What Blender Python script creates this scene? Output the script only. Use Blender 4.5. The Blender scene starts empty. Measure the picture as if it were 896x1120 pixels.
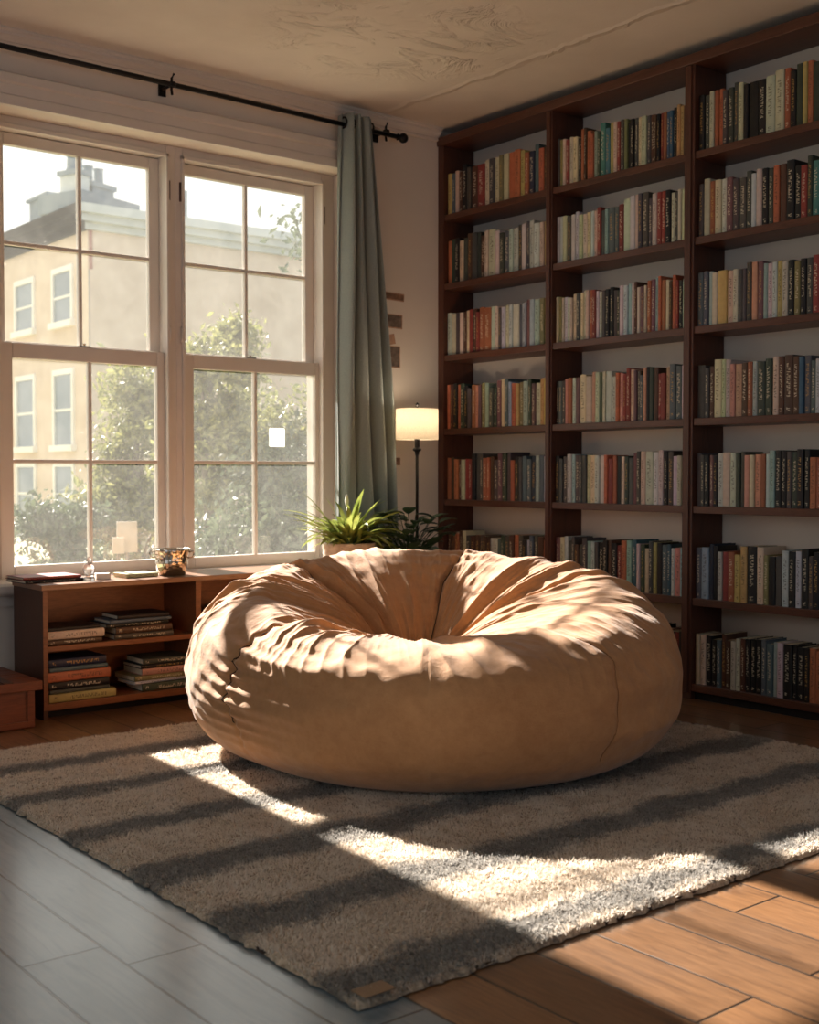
import bpy, bmesh, math, random
import numpy as np
from mathutils import Vector, Matrix
R = math.radians
random.seed(11)
scn = bpy.context.scene
COL = scn.collection

# ------------------------------------------------------------------ camera
cam_d = bpy.data.cameras.new('camera')
cam = bpy.data.objects.new('camera', cam_d); COL.objects.link(cam)
cam.location = (-4.280, -5.078, 0.995)
cam.rotation_euler = (R(90) - math.atan(43/1328), 0, -R(38.8))
cam_d.sensor_fit = 'VERTICAL'; cam_d.sensor_height = 36.0
cam_d.lens = 36.0*1328/1120
cam_d.clip_end = 300
cam_d.dof.use_dof = True; cam_d.dof.focus_distance = 4.1; cam_d.dof.aperture_fstop = 4.5
scn.camera = cam

# ------------------------------------------------------------------ view, world, sun
scn.view_settings.view_transform = 'Standard'
scn.view_settings.look = 'None'
scn.view_settings.gamma = 1.0
scn.view_settings.use_curve_mapping = False
scn.view_settings.exposure = 0.14
scn.cycles.max_bounces = 10
scn.cycles.diffuse_bounces = 6
scn.cycles.transparent_max_bounces = 12
scn.cycles.sample_clamp_indirect = 6.0
scn.cycles.caustics_reflective = False
scn.cycles.caustics_refractive = False

SUN_ELEV = math.atan(0.565)
SUN_DRIFT = -0.05
world = bpy.data.worlds.new('sky'); scn.world = world; world.use_nodes = True
wn = world.node_tree; wn.nodes.clear()
wo = wn.nodes.new('ShaderNodeOutputWorld'); wb = wn.nodes.new('ShaderNodeBackground')
tc = wn.nodes.new('ShaderNodeTexCoord'); dp = wn.nodes.new('ShaderNodeVectorMath'); dp.operation = 'DOT_PRODUCT'
sd = Vector((-0.15, math.cos(SUN_ELEV), math.sin(SUN_ELEV))).normalized()
dp.inputs[1].default_value = sd
cr = wn.nodes.new('ShaderNodeValToRGB')
cr.color_ramp.elements[0].position = 0.0; cr.color_ramp.elements[0].color = (0.45, 0.60, 0.80, 1)
cr.color_ramp.elements[1].position = 1.0; cr.color_ramp.elements[1].color = (0.97, 0.95, 0.88, 1)
e = cr.color_ramp.elements.new(0.72); e.color = (0.86, 0.92, 0.92, 1)
e = cr.color_ramp.elements.new(0.48); e.color = (0.72, 0.77, 0.82, 1)
mr = wn.nodes.new('ShaderNodeMapRange'); mr.inputs[1].default_value = -1; mr.inputs[2].default_value = 1
wn.links.new(tc.outputs['Generated'], dp.inputs[0]); wn.links.new(dp.outputs['Value'], mr.inputs[0])
wn.links.new(mr.outputs[0], cr.inputs[0]); wn.links.new(cr.outputs[0], wb.inputs[0])
wb.inputs[1].default_value = 1.15
wn.links.new(wb.outputs[0], wo.inputs[0])

sun_d = bpy.data.lights.new('sun', 'SUN'); sun = bpy.data.objects.new('sun', sun_d); COL.objects.link(sun)
sun_d.energy = 22.0; sun_d.color = (1.0, 0.925, 0.83); sun_d.angle = R(0.8)
sv = Vector((SUN_DRIFT, -1.0, -0.60)).normalized()
sun.rotation_euler = sv.to_track_quat('-Z', 'Y').to_euler(); sun.location = (0, 12, 9)

def portal(name, loc, rot, sx, sy):
    d = bpy.data.lights.new(name, 'AREA'); d.shape = 'RECTANGLE'; d.size = sx; d.size_y = sy
    o = bpy.data.objects.new(name, d); COL.objects.link(o); o.location = loc; o.rotation_euler = rot
    d.cycles.is_portal = True
    return o
portal('sky_portal', (-1.52, 0.36, 1.52), (R(-90), 0, 0), 1.85, 2.05)
portal('sky_portal', (-5.85, -3.0, 1.45), (0, R(-90), 0), 2.1, 3.6)  # portal of the unseen side opening, sized for cool fill
portal('sky_portal', (-1.9, -6.95, 1.5), (R(90), 0, 0), 2.6, 1.9)  # portal of the unseen opening added for fill light

# ------------------------------------------------------------------ materials
def lin(c):
    return tuple(((x/255)/12.92 if x/255 <= 0.04045 else ((x/255+0.055)/1.055)**2.4) for x in c)
def L4(c): return lin(c) + (1,)
class NT:
    def __init__(s, name):
        s.m = bpy.data.materials.new(name); s.m.use_nodes = True
        s.t = s.m.node_tree; s.b = s.t.nodes['Principled BSDF']; s.o = s.t.nodes['Material Output']
    def n(s, typ, **k):
        nd = s.t.nodes.new('ShaderNode'+typ)
        for a, b in k.items(): setattr(nd, a, b)
        return nd
    def l(s, a, b): s.t.links.new(a, b)
    def coords(s, scale=(1, 1, 1), kind='Object', rot=(0, 0, 0)):
        tc = s.n('TexCoord'); mp = s.n('Mapping'); mp.inputs['Scale'].default_value = scale
        mp.inputs['Rotation'].default_value = rot
        s.l(tc.outputs[kind], mp.inputs[0]); return mp.outputs[0]
    def noise(s, vec, scale, detail=4, rough=0.55, dist=0):
        nd = s.n('TexNoise'); nd.inputs['Scale'].default_value = scale; nd.inputs['Detail'].default_value = detail
        nd.inputs['Roughness'].default_value = rough; nd.inputs['Distortion'].default_value = dist
        s.l(vec, nd.inputs['Vector']); return nd.outputs['Fac']
    def ramp(s, fac, stops):
        r = s.n('ValToRGB'); els = r.color_ramp.elements
        while len(els) > 1: els.remove(els[-1])
        els[0].position = stops[0][0]; els[0].color = tuple(stops[0][1]) + (1,)
        for p, c in stops[1:]:
            q = els.new(p); q.color = tuple(c) + (1,)
        s.l(fac, r.inputs[0]); return r.outputs[0]
    def math(s, op, a, b=None):
        m = s.n('Math', operation=op)
        for i, v in enumerate((a, b)):
            if v is None: continue
            if isinstance(v, (int, float)): m.inputs[i].default_value = v
            else: s.l(v, m.inputs[i])
        return m.outputs[0]
    def mix(s, fac, a, b, mode='MIX'):
        m = s.n('MixRGB', blend_type=mode)
        for i, v in enumerate((fac, a, b)):
            if isinstance(v, (int, float)): m.inputs[i].default_value = v
            elif isinstance(v, tuple): m.inputs[i].default_value = v if len(v) == 4 else v+(1,)
            else: s.l(v, m.inputs[i])
        return m.outputs[0]
    def bump(s, h, strength=0.3, dist=0.01):
        b = s.n('Bump'); b.inputs['Strength'].default_value = strength; b.inputs['Distance'].default_value = dist
        s.l(h, b.inputs['Height']); s.l(b.outputs[0], s.b.inputs['Normal']); return b
    def set(s, col=None, rough=None, metal=None, spec=None, **k):
        if col is not None:
            if isinstance(col, tuple): s.b.inputs['Base Color'].default_value = col if len(col) == 4 else col+(1,)
            else: s.l(col, s.b.inputs['Base Color'])
        if rough is not None:
            if isinstance(rough, (int, float)): s.b.inputs['Roughness'].default_value = rough
            else: s.l(rough, s.b.inputs['Roughness'])
        if metal is not None: s.b.inputs['Metallic'].default_value = metal
        if spec is not None: s.b.inputs['Specular IOR Level'].default_value = spec
        for a, b in k.items(): s.b.inputs[a.replace('_', ' ')].default_value = b

def plain(name, c, rough=0.6, var=0.08, scale=8, bump=0.1, bd=0.003, metal=0, spec=0.5):
    s = NT(name); v = s.coords(); f = s.noise(v, scale, 5)
    a = lin(c); lo = tuple(x*(1-var) for x in a); hi = tuple(min(1, x*(1+var)) for x in a)
    s.set(s.ramp(f, [(0.3, lo), (0.7, hi)]), rough, metal, spec)
    if bump: s.bump(s.noise(v, scale*10, 4), bump, bd)
    return s.m

def wood(name, dark, light, axis='z', rough=0.42, scale=3.0, spec=0.45):
    s = NT(name)
    sc = {'x': (1, 9, 9), 'y': (9, 1, 9), 'z': (9, 9, 1)}[axis]
    v = s.coords(sc); f = s.noise(v, scale, 8, 0.65, 1.2); f2 = s.noise(v, scale*7, 4, 0.6)
    f3 = s.noise(s.coords(), 2.2, 2)
    c = s.ramp(f, [(0.28, lin(dark)), (0.55, lin(light)), (0.75, lin(dark))])
    c = s.mix(0.35, c, s.ramp(f2, [(0.35, tuple(x*0.55 for x in lin(dark))), (0.65, lin(light))]))
    c = s.mix(0.25, c, s.ramp(f3, [(0.3, lin(dark)), (0.7, lin(light))]))
    s.set(c, s.ramp(f2, [(0, (rough-0.07,)*3), (1, (rough+0.12,)*3)]), spec=spec)
    s.bump(f2, 0.12, 0.002); return s.m

M = {}
M['wall'] = plain('wall_paint', (222, 210, 197), 0.85, 0.05, 1.7, 0.18, 0.003, spec=0.2)
M['white'] = plain('white_painted_wood', (216, 206, 196), 0.42, 0.04, 5, 0.1, 0.002)
M['shelfwood'] = wood('dark_mahogany', (54, 31, 24), (96, 56, 40), 'z')
M['shelfwood_y'] = wood('dark_mahogany_shelf', (58, 35, 27), (104, 64, 48), 'y', 0.38)
M['cabwood'] = wood('red_brown_wood', (98, 57, 36), (144, 89, 56), 'x', 0.4)
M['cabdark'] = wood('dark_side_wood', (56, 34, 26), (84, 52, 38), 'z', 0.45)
M['cabtop'] = wood('pale_top_wood', (118, 78, 56), (160, 118, 90), 'x', 0.3)  # paler, smoother wood for the cabinet top
M['chestwood'] = wood('chest_wood', (92, 46, 28), (136, 74, 44), 'x', 0.42)
M['black'] = plain('black_metal', (28, 24, 22), 0.4, 0.1, 10, 0, metal=0.6)
M['plinth'] = plain('black_plinth', (24, 18, 16), 0.7)
M['paper'] = plain('paper_pages', (214, 200, 172), 0.9, 0.1, 60, 0.3, 0.001)
M['soil'] = plain('soil', (50, 38, 28), 0.95, 0.3, 40, 0.8, 0.01)
M['whitecard'] = plain('white_card', (236, 230, 218), 0.7, 0.02)
M['photo_a'] = plain('photo_print_brown', (128, 96, 76), 0.4, 0.5, 30, 0)
M['photo_b'] = plain('photo_print_grey', (108, 94, 84), 0.35, 0.6, 26, 0)
M['photo_c'] = plain('paper_clipping', (178, 140, 114), 0.7, 0.25, 30, 0)

def mk_ceiling():
    s = NT('ceiling_plaster'); tcn = s.n('TexCoord'); v = tcn.outputs['Object']
    f = s.noise(v, 1.4, 4)
    s.set(s.ramp(f, [(0.3, lin((210, 197, 184))), (0.7, lin((228, 216, 203)))]), 0.88, spec=0.2)
    d = s.n('VectorMath', operation='DISTANCE'); s.l(v, d.inputs[0]); d.inputs[1].default_value = (-1.05, -0.98, 2.85)
    n1 = s.noise(v, 4.0, 3, 0.5, 1.0)
    dd = s.math('ADD', d.outputs['Value'], s.math('MULTIPLY', n1, 0.5))
    mask = s.n('MapRange'); mask.inputs[1].default_value = 0.72; mask.inputs[2].default_value = 0.92
    mask.inputs[3].default_value = 1; mask.inputs[4].default_value = 0
    s.l(dd, mask.inputs[0])
    n2 = s.noise(s.coords((1.0, 1.9, 1), rot=(0, 0, R(38))), 2.6, 6, 0.6, 0.9)
    rd = s.math('SUBTRACT', 1.0, s.math('MULTIPLY', s.math('ABSOLUTE', s.math('SUBTRACT', n2, 0.5)), 14.0))
    rd = s.math('MAXIMUM', rd, 0.0)
    h = s.math('MULTIPLY', s.math('MULTIPLY', rd, mask.outputs[0]), s.math('MAXIMUM', s.math('MULTIPLY', s.math('SUBTRACT', n1, 0.42), 5.0), 0.0))
    sx = s.n('SeparateXYZ'); s.l(v, sx.inputs[0])
    xx = s.math('ABSOLUTE', s.math('ADD', s.math('ADD', sx.outputs['X'], 0.40), s.math('MULTIPLY', s.math('SUBTRACT', n1, 0.5), 0.12)))
    seam = s.math('MAXIMUM', s.math('SUBTRACT', 1.0, s.math('MULTIPLY', xx, 32.0)), 0.0)
    h = s.math('ADD', h, s.math('MULTIPLY', seam, 0.6))
    h = s.math('ADD', h, s.math('MULTIPLY', s.noise(v, 60, 3), 0.05))
    s.bump(h, 0.9, 0.014); return s.m
M['ceiling'] = mk_ceiling()

def mk_floor():
    s = NT('floor_boards'); tcn = s.n('TexCoord'); sp = s.n('SeparateXYZ'); s.l(tcn.outputs['Object'], sp.inputs[0])
    W = 0.172
    u = s.math('DIVIDE', s.math('ADD', sp.outputs['X'], 3.034+W*30), W)
    idx = s.math('FLOOR', u); fr = s.math('FRACT', u)
    off = s.n('TexWhiteNoise', noise_dimensions='1D'); s.l(idx, off.inputs['W'])
    vv = s.math('ADD', s.math('DIVIDE', sp.outputs['Y'], 1.9), s.math('MULTIPLY', off.outputs['Value'], 7.3))
    vi = s.math('FLOOR', vv); vf = s.math('FRACT', vv)
    cell = s.n('CombineXYZ'); s.l(idx, cell.inputs[0]); s.l(vi, cell.inputs[1])
    wn_ = s.n('TexWhiteNoise', noise_dimensions='3D'); s.l(cell.outputs[0], wn_.inputs['Vector'])
    rnd = wn_.outputs['Value']
    gx = s.math('MINIMUM', fr, s.math('SUBTRACT', 1.0, fr))
    gy = s.math('MULTIPLY', s.math('MINIMUM', vf, s.math('SUBTRACT', 1.0, vf)), 11.0)
    g = s.math('MINIMUM', gx, gy)
    gap = s.n('MapRange'); gap.inputs[1].default_value = 0.008; gap.inputs[2].default_value = 0.024; s.l(g, gap.inputs[0])
    cv = s.n('CombineXYZ')
    s.l(s.math('MULTIPLY', sp.outputs['X'], 14.0), cv.inputs[0]); s.l(s.math('MULTIPLY', sp.outputs['Y'], 1.3), cv.inputs[1]); s.l(s.math('MULTIPLY', rnd, 30.0), cv.inputs[2])
    gr = s.noise(cv.outputs[0], 1.6, 8, 0.62, 1.6)
    gr2 = s.noise(cv.outputs[0], 9, 4, 0.6)
    a = s.ramp(gr, [(0.25, lin((98, 66, 44))), (0.5, lin((154, 108, 68))), (0.75, lin((118, 82, 54)))])
    b = s.mix(s.math('MULTIPLY', rnd, 0.6), a, lin((76, 58, 46)))
    b = s.mix(0.25, b, s.ramp(gr2, [(0.35, lin((62, 46, 36))), (0.65, lin((150, 114, 82)))]))
    c = s.mix(gap.outputs[0], (0.012, 0.009, 0.007), b)
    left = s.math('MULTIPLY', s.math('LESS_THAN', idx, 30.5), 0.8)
    slate = s.ramp(gr, [(0.25, lin((80, 102, 113))), (0.5, lin((112, 137, 148))), (0.75, lin((95, 119, 130)))])  # bluish sky reflection painted into the colour of these boards
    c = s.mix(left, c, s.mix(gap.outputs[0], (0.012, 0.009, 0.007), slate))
    sm = s.noise(s.coords((1, 1, 1)), 3.2, 5, 0.6)
    rr = s.ramp(sm, [(0.3, (0.30,)*3), (0.7, (0.42,)*3)])
    s.set(c, rr, spec=0.6, Coat_Weight=0.9, Coat_Roughness=0.2)
    h = s.math('ADD', gap.outputs[0], s.math('MULTIPLY', gr2, 0.08))
    s.bump(h, 0.5, 0.004); return s.m
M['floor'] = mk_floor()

RUG_BANDS = [(-1.18, 0.055), (-1.57, 0.055), (-2.00, 0.065), (-2.42, 0.075), (-2.82, 0.07), (-3.22, 0.055)]
def mk_rug(cr0=(134, 114, 94), cr1=(190, 170, 146), cr2=(222, 204, 180), dk=((78, 72, 66), (122, 114, 104), (172, 158, 140)), trans=0):
    s = NT('shaggy_rug'); tcn = s.n('TexCoord'); v = tcn.outputs['Object']; sp = s.n('SeparateXYZ'); s.l(v, sp.inputs[0])
    w = s.noise(v, 5, 4, 0.6); w2 = s.noise(v, 60, 3, 0.7)
    y = s.math('ADD', sp.outputs['Y'], s.math('ADD', s.math('MULTIPLY', s.math('SUBTRACT', w, 0.5), 0.16), s.math('MULTIPLY', s.math('SUBTRACT', w2, 0.5), 0.16)))
    m = None
    for c, hw in RUG_BANDS:
        d = s.math('ABSOLUTE', s.math('SUBTRACT', y, c+2.0))
        r = s.n('MapRange'); r.inputs[1].default_value = hw-0.02; r.inputs[2].default_value = hw+0.025
        r.inputs[3].default_value = 1; r.inputs[4].default_value = 0; s.l(d, r.inputs[0])
        m = r.outputs[0] if m is None else s.math('MAXIMUM', m, r.outputs[0])
    f = s.noise(v, 90, 4, 0.7); big = s.noise(v, 3, 3)
    cream = s.ramp(f, [(0.3, lin(cr0)), (0.5, lin(cr1)), (0.7, lin(cr2))])
    cream = s.mix(s.math('MULTIPLY', big, 0.3), cream, lin(cr0))
    dark = s.ramp(f, [(0.3, lin(dk[0])), (0.55, lin(dk[1])), (0.75, lin(dk[2]))])
    col = s.mix(m, cream, dark)
    s.set(col, 0.95, spec=0.1, Sheen_Weight=0.3)
    if not trans:
        s.bump(s.noise(v, 210, 3, 0.7), 0.5, 0.004); return s.m
    tr = s.n('BsdfTranslucent'); s.l(col, tr.inputs[0]); mx = s.n('MixShader'); mx.inputs[0].default_value = trans
    s.l(s.b.outputs[0], mx.inputs[1]); s.l(tr.outputs[0], mx.inputs[2]); s.l(mx.outputs[0], s.o.inputs[0]); return s.m
M['yarn'] = mk_rug((222, 206, 188), (242, 231, 216), (250, 243, 232), ((138, 134, 130), (170, 165, 158), (208, 200, 188)), 0.45)
M['rug'] = mk_rug()
M['rugback'] = plain('rug_backing', (58, 44, 34), 0.9)

def mk_bag():
    s = NT('tan_canvas'); v = s.coords()
    f = s.noise(v, 2.5, 4, 0.6); f2 = s.noise(v, 26, 5, 0.7)
    c = s.ramp(f, [(0.3, lin((174, 125, 80))), (0.7, lin((194, 144, 96)))])
    c = s.mix(0.22, c, s.ramp(f2, [(0.35, lin((154, 104, 68))), (0.65, lin((210, 160, 116)))]))
    s.set(c, 0.78, spec=0.25, Sheen_Weight=0.25)
    wv = s.noise(v, 330, 2, 0.6); wr = s.noise(s.coords((1, 1, 2.2)), 34, 4, 0.6)
    s.bump(s.math('ADD', s.math('MULTIPLY', wv, 0.35), s.math('MULTIPLY', wr, 0.8)), 0.5, 0.005); return s.m
M['bag'] = mk_bag()
M['cordtan'] = plain('tan_cord', (150, 106, 70), 0.8, 0.1, 40, 0)
M['thread'] = plain('thread_and_crease_shade', (70, 46, 30), 0.8, 0.1, 40, 0)  # stitching, also the painted shade lines in the rear creases

def mk_fabric(name, c, trans=0.2):
    s = NT(name); v = s.coords()
    f = s.noise(v, 240, 2); a = lin(c)
    col = s.ramp(f, [(0.3, tuple(x*0.88 for x in a)), (0.7, tuple(min(1, x*1.08) for x in a))])
    s.set(col, 0.85, spec=0.2, Sheen_Weight=0.2); s.bump(f, 0.2, 0.001)
    tr = s.n('BsdfTranslucent'); s.l(col, tr.inputs[0]); mx = s.n('MixShader'); mx.inputs[0].default_value = trans
    s.l(s.b.outputs[0], mx.inputs[1]); s.l(tr.outputs[0], mx.inputs[2]); s.l(mx.outputs[0], s.o.inputs[0]); return s.m
M['curtain'] = mk_fabric('sage_curtain', (152, 160, 155), 0.18)
M['shade'] = mk_fabric('cream_lamp_shade', (248, 242, 230), 0.45)

def mk_leaf(name, a, b, trans=0.35):
    s = NT(name); v = s.coords(); f = s.noise(v, 14, 3)
    oi = s.n('ObjectInfo')
    col = s.ramp(f, [(0.3, lin(a)), (0.7, lin(b))])
    s.set(col, 0.5, spec=0.4)
    tr = s.n('BsdfTranslucent'); s.l(col, tr.inputs[0]); mx = s.n('MixShader'); mx.inputs[0].default_value = trans
    s.l(s.b.outputs[0], mx.inputs[1]); s.l(tr.outputs[0], mx.inputs[2]); s.l(mx.outputs[0], s.o.inputs[0]); return s.m
M['leaf'] = mk_leaf('bright_leaf', (104, 118, 52), (168, 174, 92), 0.35)
M['leafdark'] = mk_leaf('dark_leaf', (36, 58, 42), (64, 92, 62), 0.2)
M['treeleaf'] = mk_leaf('tree_leaf', (84, 92, 60), (146, 144, 90), 0.35)
M['treeleaf2'] = mk_leaf('tree_leaf_dark', (50, 62, 50), (92, 102, 76), 0.3)
M['bark'] = plain('bark', (92, 82, 68), 0.9, 0.3, 12, 0.6, 0.02)

def mk_glass():
    s = NT('dusty_hazy_glass'); s.t.nodes.remove(s.b)
    tr = s.n('BsdfTransparent'); gl = s.n('BsdfGlossy'); gl.inputs['Roughness'].default_value = 0.02
    df = s.n('BsdfTranslucent'); df.inputs[0].default_value = (0.9, 0.88, 0.82, 1)
    v = s.coords(); f = s.noise(v, 6, 6, 0.7, 0.6); sp = s.noise(v, 55, 3, 0.6)
    dust_haze = s.ramp(f, [(0.35, (0.035,)*3), (0.75, (0.065,)*3)])  # pane dust that also paints the hazy glow of the view
    spk = s.ramp(sp, [(0.70, (0.0,)*3), (0.76, (0.12,)*3)])
    fac = s.math('ADD', dust_haze, spk)
    fr = s.n('Fresnel'); fr.inputs['IOR'].default_value = 1.5
    m1 = s.n('MixShader'); s.l(fr.outputs[0], m1.inputs[0]); s.l(tr.outputs[0], m1.inputs[1]); s.l(gl.outputs[0], m1.inputs[2])
    m2 = s.n('MixShader'); s.l(fac, m2.inputs[0]); s.l(m1.outputs[0], m2.inputs[1]); s.l(df.outputs[0], m2.inputs[2])
    s.l(m2.outputs[0], s.o.inputs[0]); return s.m
M['glass'] = mk_glass()

def mk_metal():
    s = NT('hammered_steel'); v = s.coords()
    vo = s.n('TexVoronoi'); vo.inputs['Scale'].default_value = 70; s.l(v, vo.inputs['Vector'])
    s.set(lin((196, 184, 168)), 0.18, 1.0); s.bump(vo.outputs['Distance'], 0.5, 0.004); return s.m
M['steel'] = mk_metal()
s_ = NT('crystal'); s_.set((0.95, 0.95, 0.95), 0.08); s_.b.inputs['Transmission Weight'].default_value = 0.7; s_.b.inputs['IOR'].default_value = 1.45
M['crystal'] = s_.m

def mk_book():
    s = NT('book_cloth')
    a = s.n('Attribute'); a.attribute_name = 'cover'; b = s.n('Attribute'); b.attribute_name = 'ink'
    uv = s.n('UVMap'); uv.uv_map = 'UVMap'; sp = s.n('SeparateXYZ'); s.l(uv.outputs[0], sp.inputs[0])
    # u: across the spine 0..1 (outside the spine: -5), v: metres along the spine + offset per book*10
    u = sp.outputs['X']; v = sp.outputs['Y']
    cv = s.n('CombineXYZ'); s.l(s.math('MULTIPLY', u, 1.6), cv.inputs[0]); s.l(s.math('MULTIPLY', v, 150.0), cv.inputs[1])
    n1 = s.noise(cv.outputs[0], 1.3, 2, 0.4)
    on = s.math('GREATER_THAN', n1, 0.52)
    w = s.math('LESS_THAN', s.math('ABSOLUTE', s.math('SUBTRACT', u, 0.5)), 0.20)
    z = s.n('Attribute'); z.attribute_name = 'height'
    zz = z.outputs['Fac']
    t1 = s.math('MULTIPLY', s.math('GREATER_THAN', zz, 0.30), s.math('LESS_THAN', zz, 0.86))
    t2 = s.math('MULTIPLY', s.math('GREATER_THAN', zz, 0.05), s.math('LESS_THAN', zz, 0.12))
    mk = s.math('MULTIPLY', s.math('MULTIPLY', on, w), s.math('MAXIMUM', t1, t2))
    mk = s.math('MULTIPLY', mk, s.math('MULTIPLY', b.outputs['Alpha'], 0.62))
    f = s.noise(s.coords(), 40, 3)
    base = s.mix(0.18, a.outputs['Color'], s.ramp(f, [(0.3, (0.05,)*3), (0.7, (0.6,)*3)]), 'OVERLAY')
    s.set(s.mix(mk, base, b.outputs['Color']), 0.5, spec=0.4)
    return s.m
M['book'] = mk_book()

# ------------------------------------------------------------------ mesh helpers
class MB:
    def __init__(s): s.v = []; s.f = []; s.mi = []
    def add(s, vs, fs, mi=0):
        k = len(s.v); s.v += [tuple(v) for v in vs]; s.f += [tuple(i+k for i in f) for f in fs]; s.mi += [mi]*len(fs); return s
    def box(s, x0, x1, y0, y1, z0, z1, mi=0, mat=None):
        vs = [(x, y, z) for x in (x0, x1) for y in (y0, y1) for z in (z0, z1)]
        if mat: vs = [mat @ Vector(v) for v in vs]
        return s.add(vs, [(0, 1, 3, 2), (4, 6, 7, 5), (0, 4, 5, 1), (2, 3, 7, 6), (0, 2, 6, 4), (1, 5, 7, 3)], mi)
    def lathe(s, prof, n=32, c=(0, 0, 0), mi=0, caps=True, rmod=None):
        vs = []
        for r, z in prof:
            for i in range(n):
                a = 2*math.pi*i/n; rr = r*(rmod(a, z) if rmod else 1)
                vs.append((c[0]+rr*math.cos(a), c[1]+rr*math.sin(a), c[2]+z))
        fs = []
        for j in range(len(prof)-1):
            for i in range(n):
                k = (i+1) % n; fs.append((j*n+i, j*n+k, (j+1)*n+k, (j+1)*n+i))
        if caps:
            fs.append(tuple(range(n))[::-1]); fs.append(tuple((len(prof)-1)*n+i for i in range(n)))
        return s.add(vs, fs, mi)
    def tube(s, pts, r, n=8, mi=0, caps=True):
        pts = [Vector(p) for p in pts]; vs = []
        for j, p in enumerate(pts):
            d = (pts[min(j+1, len(pts)-1)]-pts[max(j-1, 0)]).normalized()
            up = Vector((0, 0, 1)) if abs(d.z) < 0.9 else Vector((1, 0, 0))
            a = d.cross(up).normalized(); b = d.cross(a).normalized()
            rr = r[j] if isinstance(r, (list, tuple)) else r
            for i in range(n):
                t = 2*math.pi*i/n; vs.append(p+a*math.cos(t)*rr+b*math.sin(t)*rr)
        fs = [(j*n+i, j*n+(i+1) % n, (j+1)*n+(i+1) % n, (j+1)*n+i) for j in range(len(pts)-1) for i in range(n)]
        if caps: fs += [tuple(range(n))[::-1], tuple((len(pts)-1)*n+i for i in range(n))]
        return s.add(vs, fs, mi)
    def extrude_profile(s, prof, x0, x1, axis='x', mi=0):
        # prof: closed list of (a, b); along x -> (x, a, b); along y -> (a, y, b); along z -> (a, b, z)
        def P(t, a, b): return (t, a, b) if axis == 'x' else ((a, t, b) if axis == 'y' else (a, b, t))
        n = len(prof); vs = [P(x0, *p) for p in prof]+[P(x1, *p) for p in prof]
        fs = [(i, (i+1) % n, n+(i+1) % n, n+i) for i in range(n)]+[tuple(range(n))[::-1], tuple(n+i for i in range(n))]
        return s.add(vs, fs, mi)
    def build(s, name, mats, parent=None, bevel=0, smooth=False, autosm=None, segs=2):
        me = bpy.data.meshes.new(name); me.from_pydata(s.v, [], s.f)
        if not isinstance(mats, (list, tuple)): mats = [mats]
        for m in mats: me.materials.append(m)
        if any(s.mi): me.polygons.foreach_set('material_index', s.mi)
        bm = bmesh.new(); bm.from_mesh(me); bmesh.ops.recalc_face_normals(bm, faces=bm.faces); bm.to_mesh(me); bm.free()
        if smooth: me.polygons.foreach_set('use_smooth', [True]*len(me.polygons))
        o = bpy.data.objects.new(name, me); COL.objects.link(o)
        if parent: o.parent = parent
        if autosm: me.set_sharp_from_angle(angle=R(autosm))
        if bevel:
            b = o.modifiers.new('bevel', 'BEVEL'); b.width = bevel; b.segments = segs; b.limit_method = 'ANGLE'; b.angle_limit = R(40)
        return o
def empty(name, loc=(0, 0, 0), rz=0):
    o = bpy.data.objects.new(name, None); COL.objects.link(o); o.location = loc; o.rotation_euler = (0, 0, rz)
    o.empty_display_size = 0.1; return o
def tag(o, label=None, cat=None, group=None, kind=None):
    if label: o['label'] = label
    if cat: o['category'] = cat
    if group: o['group'] = group
    if kind: o['kind'] = kind
    return o
def struct(o, label, cat): return tag(o, label, cat, kind='structure')

# ------------------------------------------------------------------ room shell
XL, XR, YB, YF, H = -5.6, 0.22, 0.0, -6.8, 2.85
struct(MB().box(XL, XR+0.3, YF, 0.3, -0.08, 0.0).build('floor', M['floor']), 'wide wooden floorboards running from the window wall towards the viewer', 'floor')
struct(MB().box(XL-0.3, XR+0.3, YF-0.3, 0.3, H, H+0.1).build('ceiling', M['ceiling']), 'off-white plaster ceiling with a cracked patch', 'ceiling')
ox0, ox1, oz0, oz1 = -2.44, -0.60, 0.50, 2.535
b = MB()
b.box(XL, ox0, 0, 0.3, 0, H); b.box(ox1, XR, 0, 0.3, 0, H); b.box(ox0, ox1, 0, 0.3, 0, oz0); b.box(ox0, ox1, 0, 0.3, oz1, H)
struct(b.build('wall_back', M['wall']), 'cream painted wall holding the tall window', 'wall')
struct(MB().box(XR, XR+0.3, YF, 0.3, 0, H).build('wall_right', M['wall']), 'cream painted wall behind the tall bookcase', 'wall')
b = MB(); b.box(XL-0.3, XL, YF, -4.8, 0, H); b.box(XL-0.3, XL, -1.2, 0.3, 0, H); b.box(XL-0.3, XL, -4.8, -1.2, 0, 0.4); b.box(XL-0.3, XL, -4.8, -1.2, 2.5, H)  # unseen side opening, enlarged to let in cool sky fill
struct(b.build('wall_left', M['wall']), 'cream wall outside the photo to the side of the viewer', 'wall')
b = MB(); b.box(XL, -3.2, YF-0.3, YF, 0, H); b.box(-0.6, XR, YF-0.3, YF, 0, H); b.box(-3.2, -0.6, YF-0.3, YF, 0, 0.55); b.box(-3.2, -0.6, YF-0.3, YF, 2.45, H)  # unseen opening added to fill the shaded fronts
struct(b.build('wall_front', M['wall']), 'cream wall behind the viewer', 'wall')

prof = [(0, 2.785), (-0.018, 2.785), (-0.018, 2.798), (-0.012, 2.802), (-0.02, 2.815), (-0.034, 2.826), (-0.034, 2.838), (-0.05, 2.842), (-0.05, H), (0, H)]
struct(MB().extrude_profile(prof, XL, -0.001).build('trim_1', M['wall'], smooth=False), 'narrow stepped cornice along the top of the window wall', 'cornice')
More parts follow.
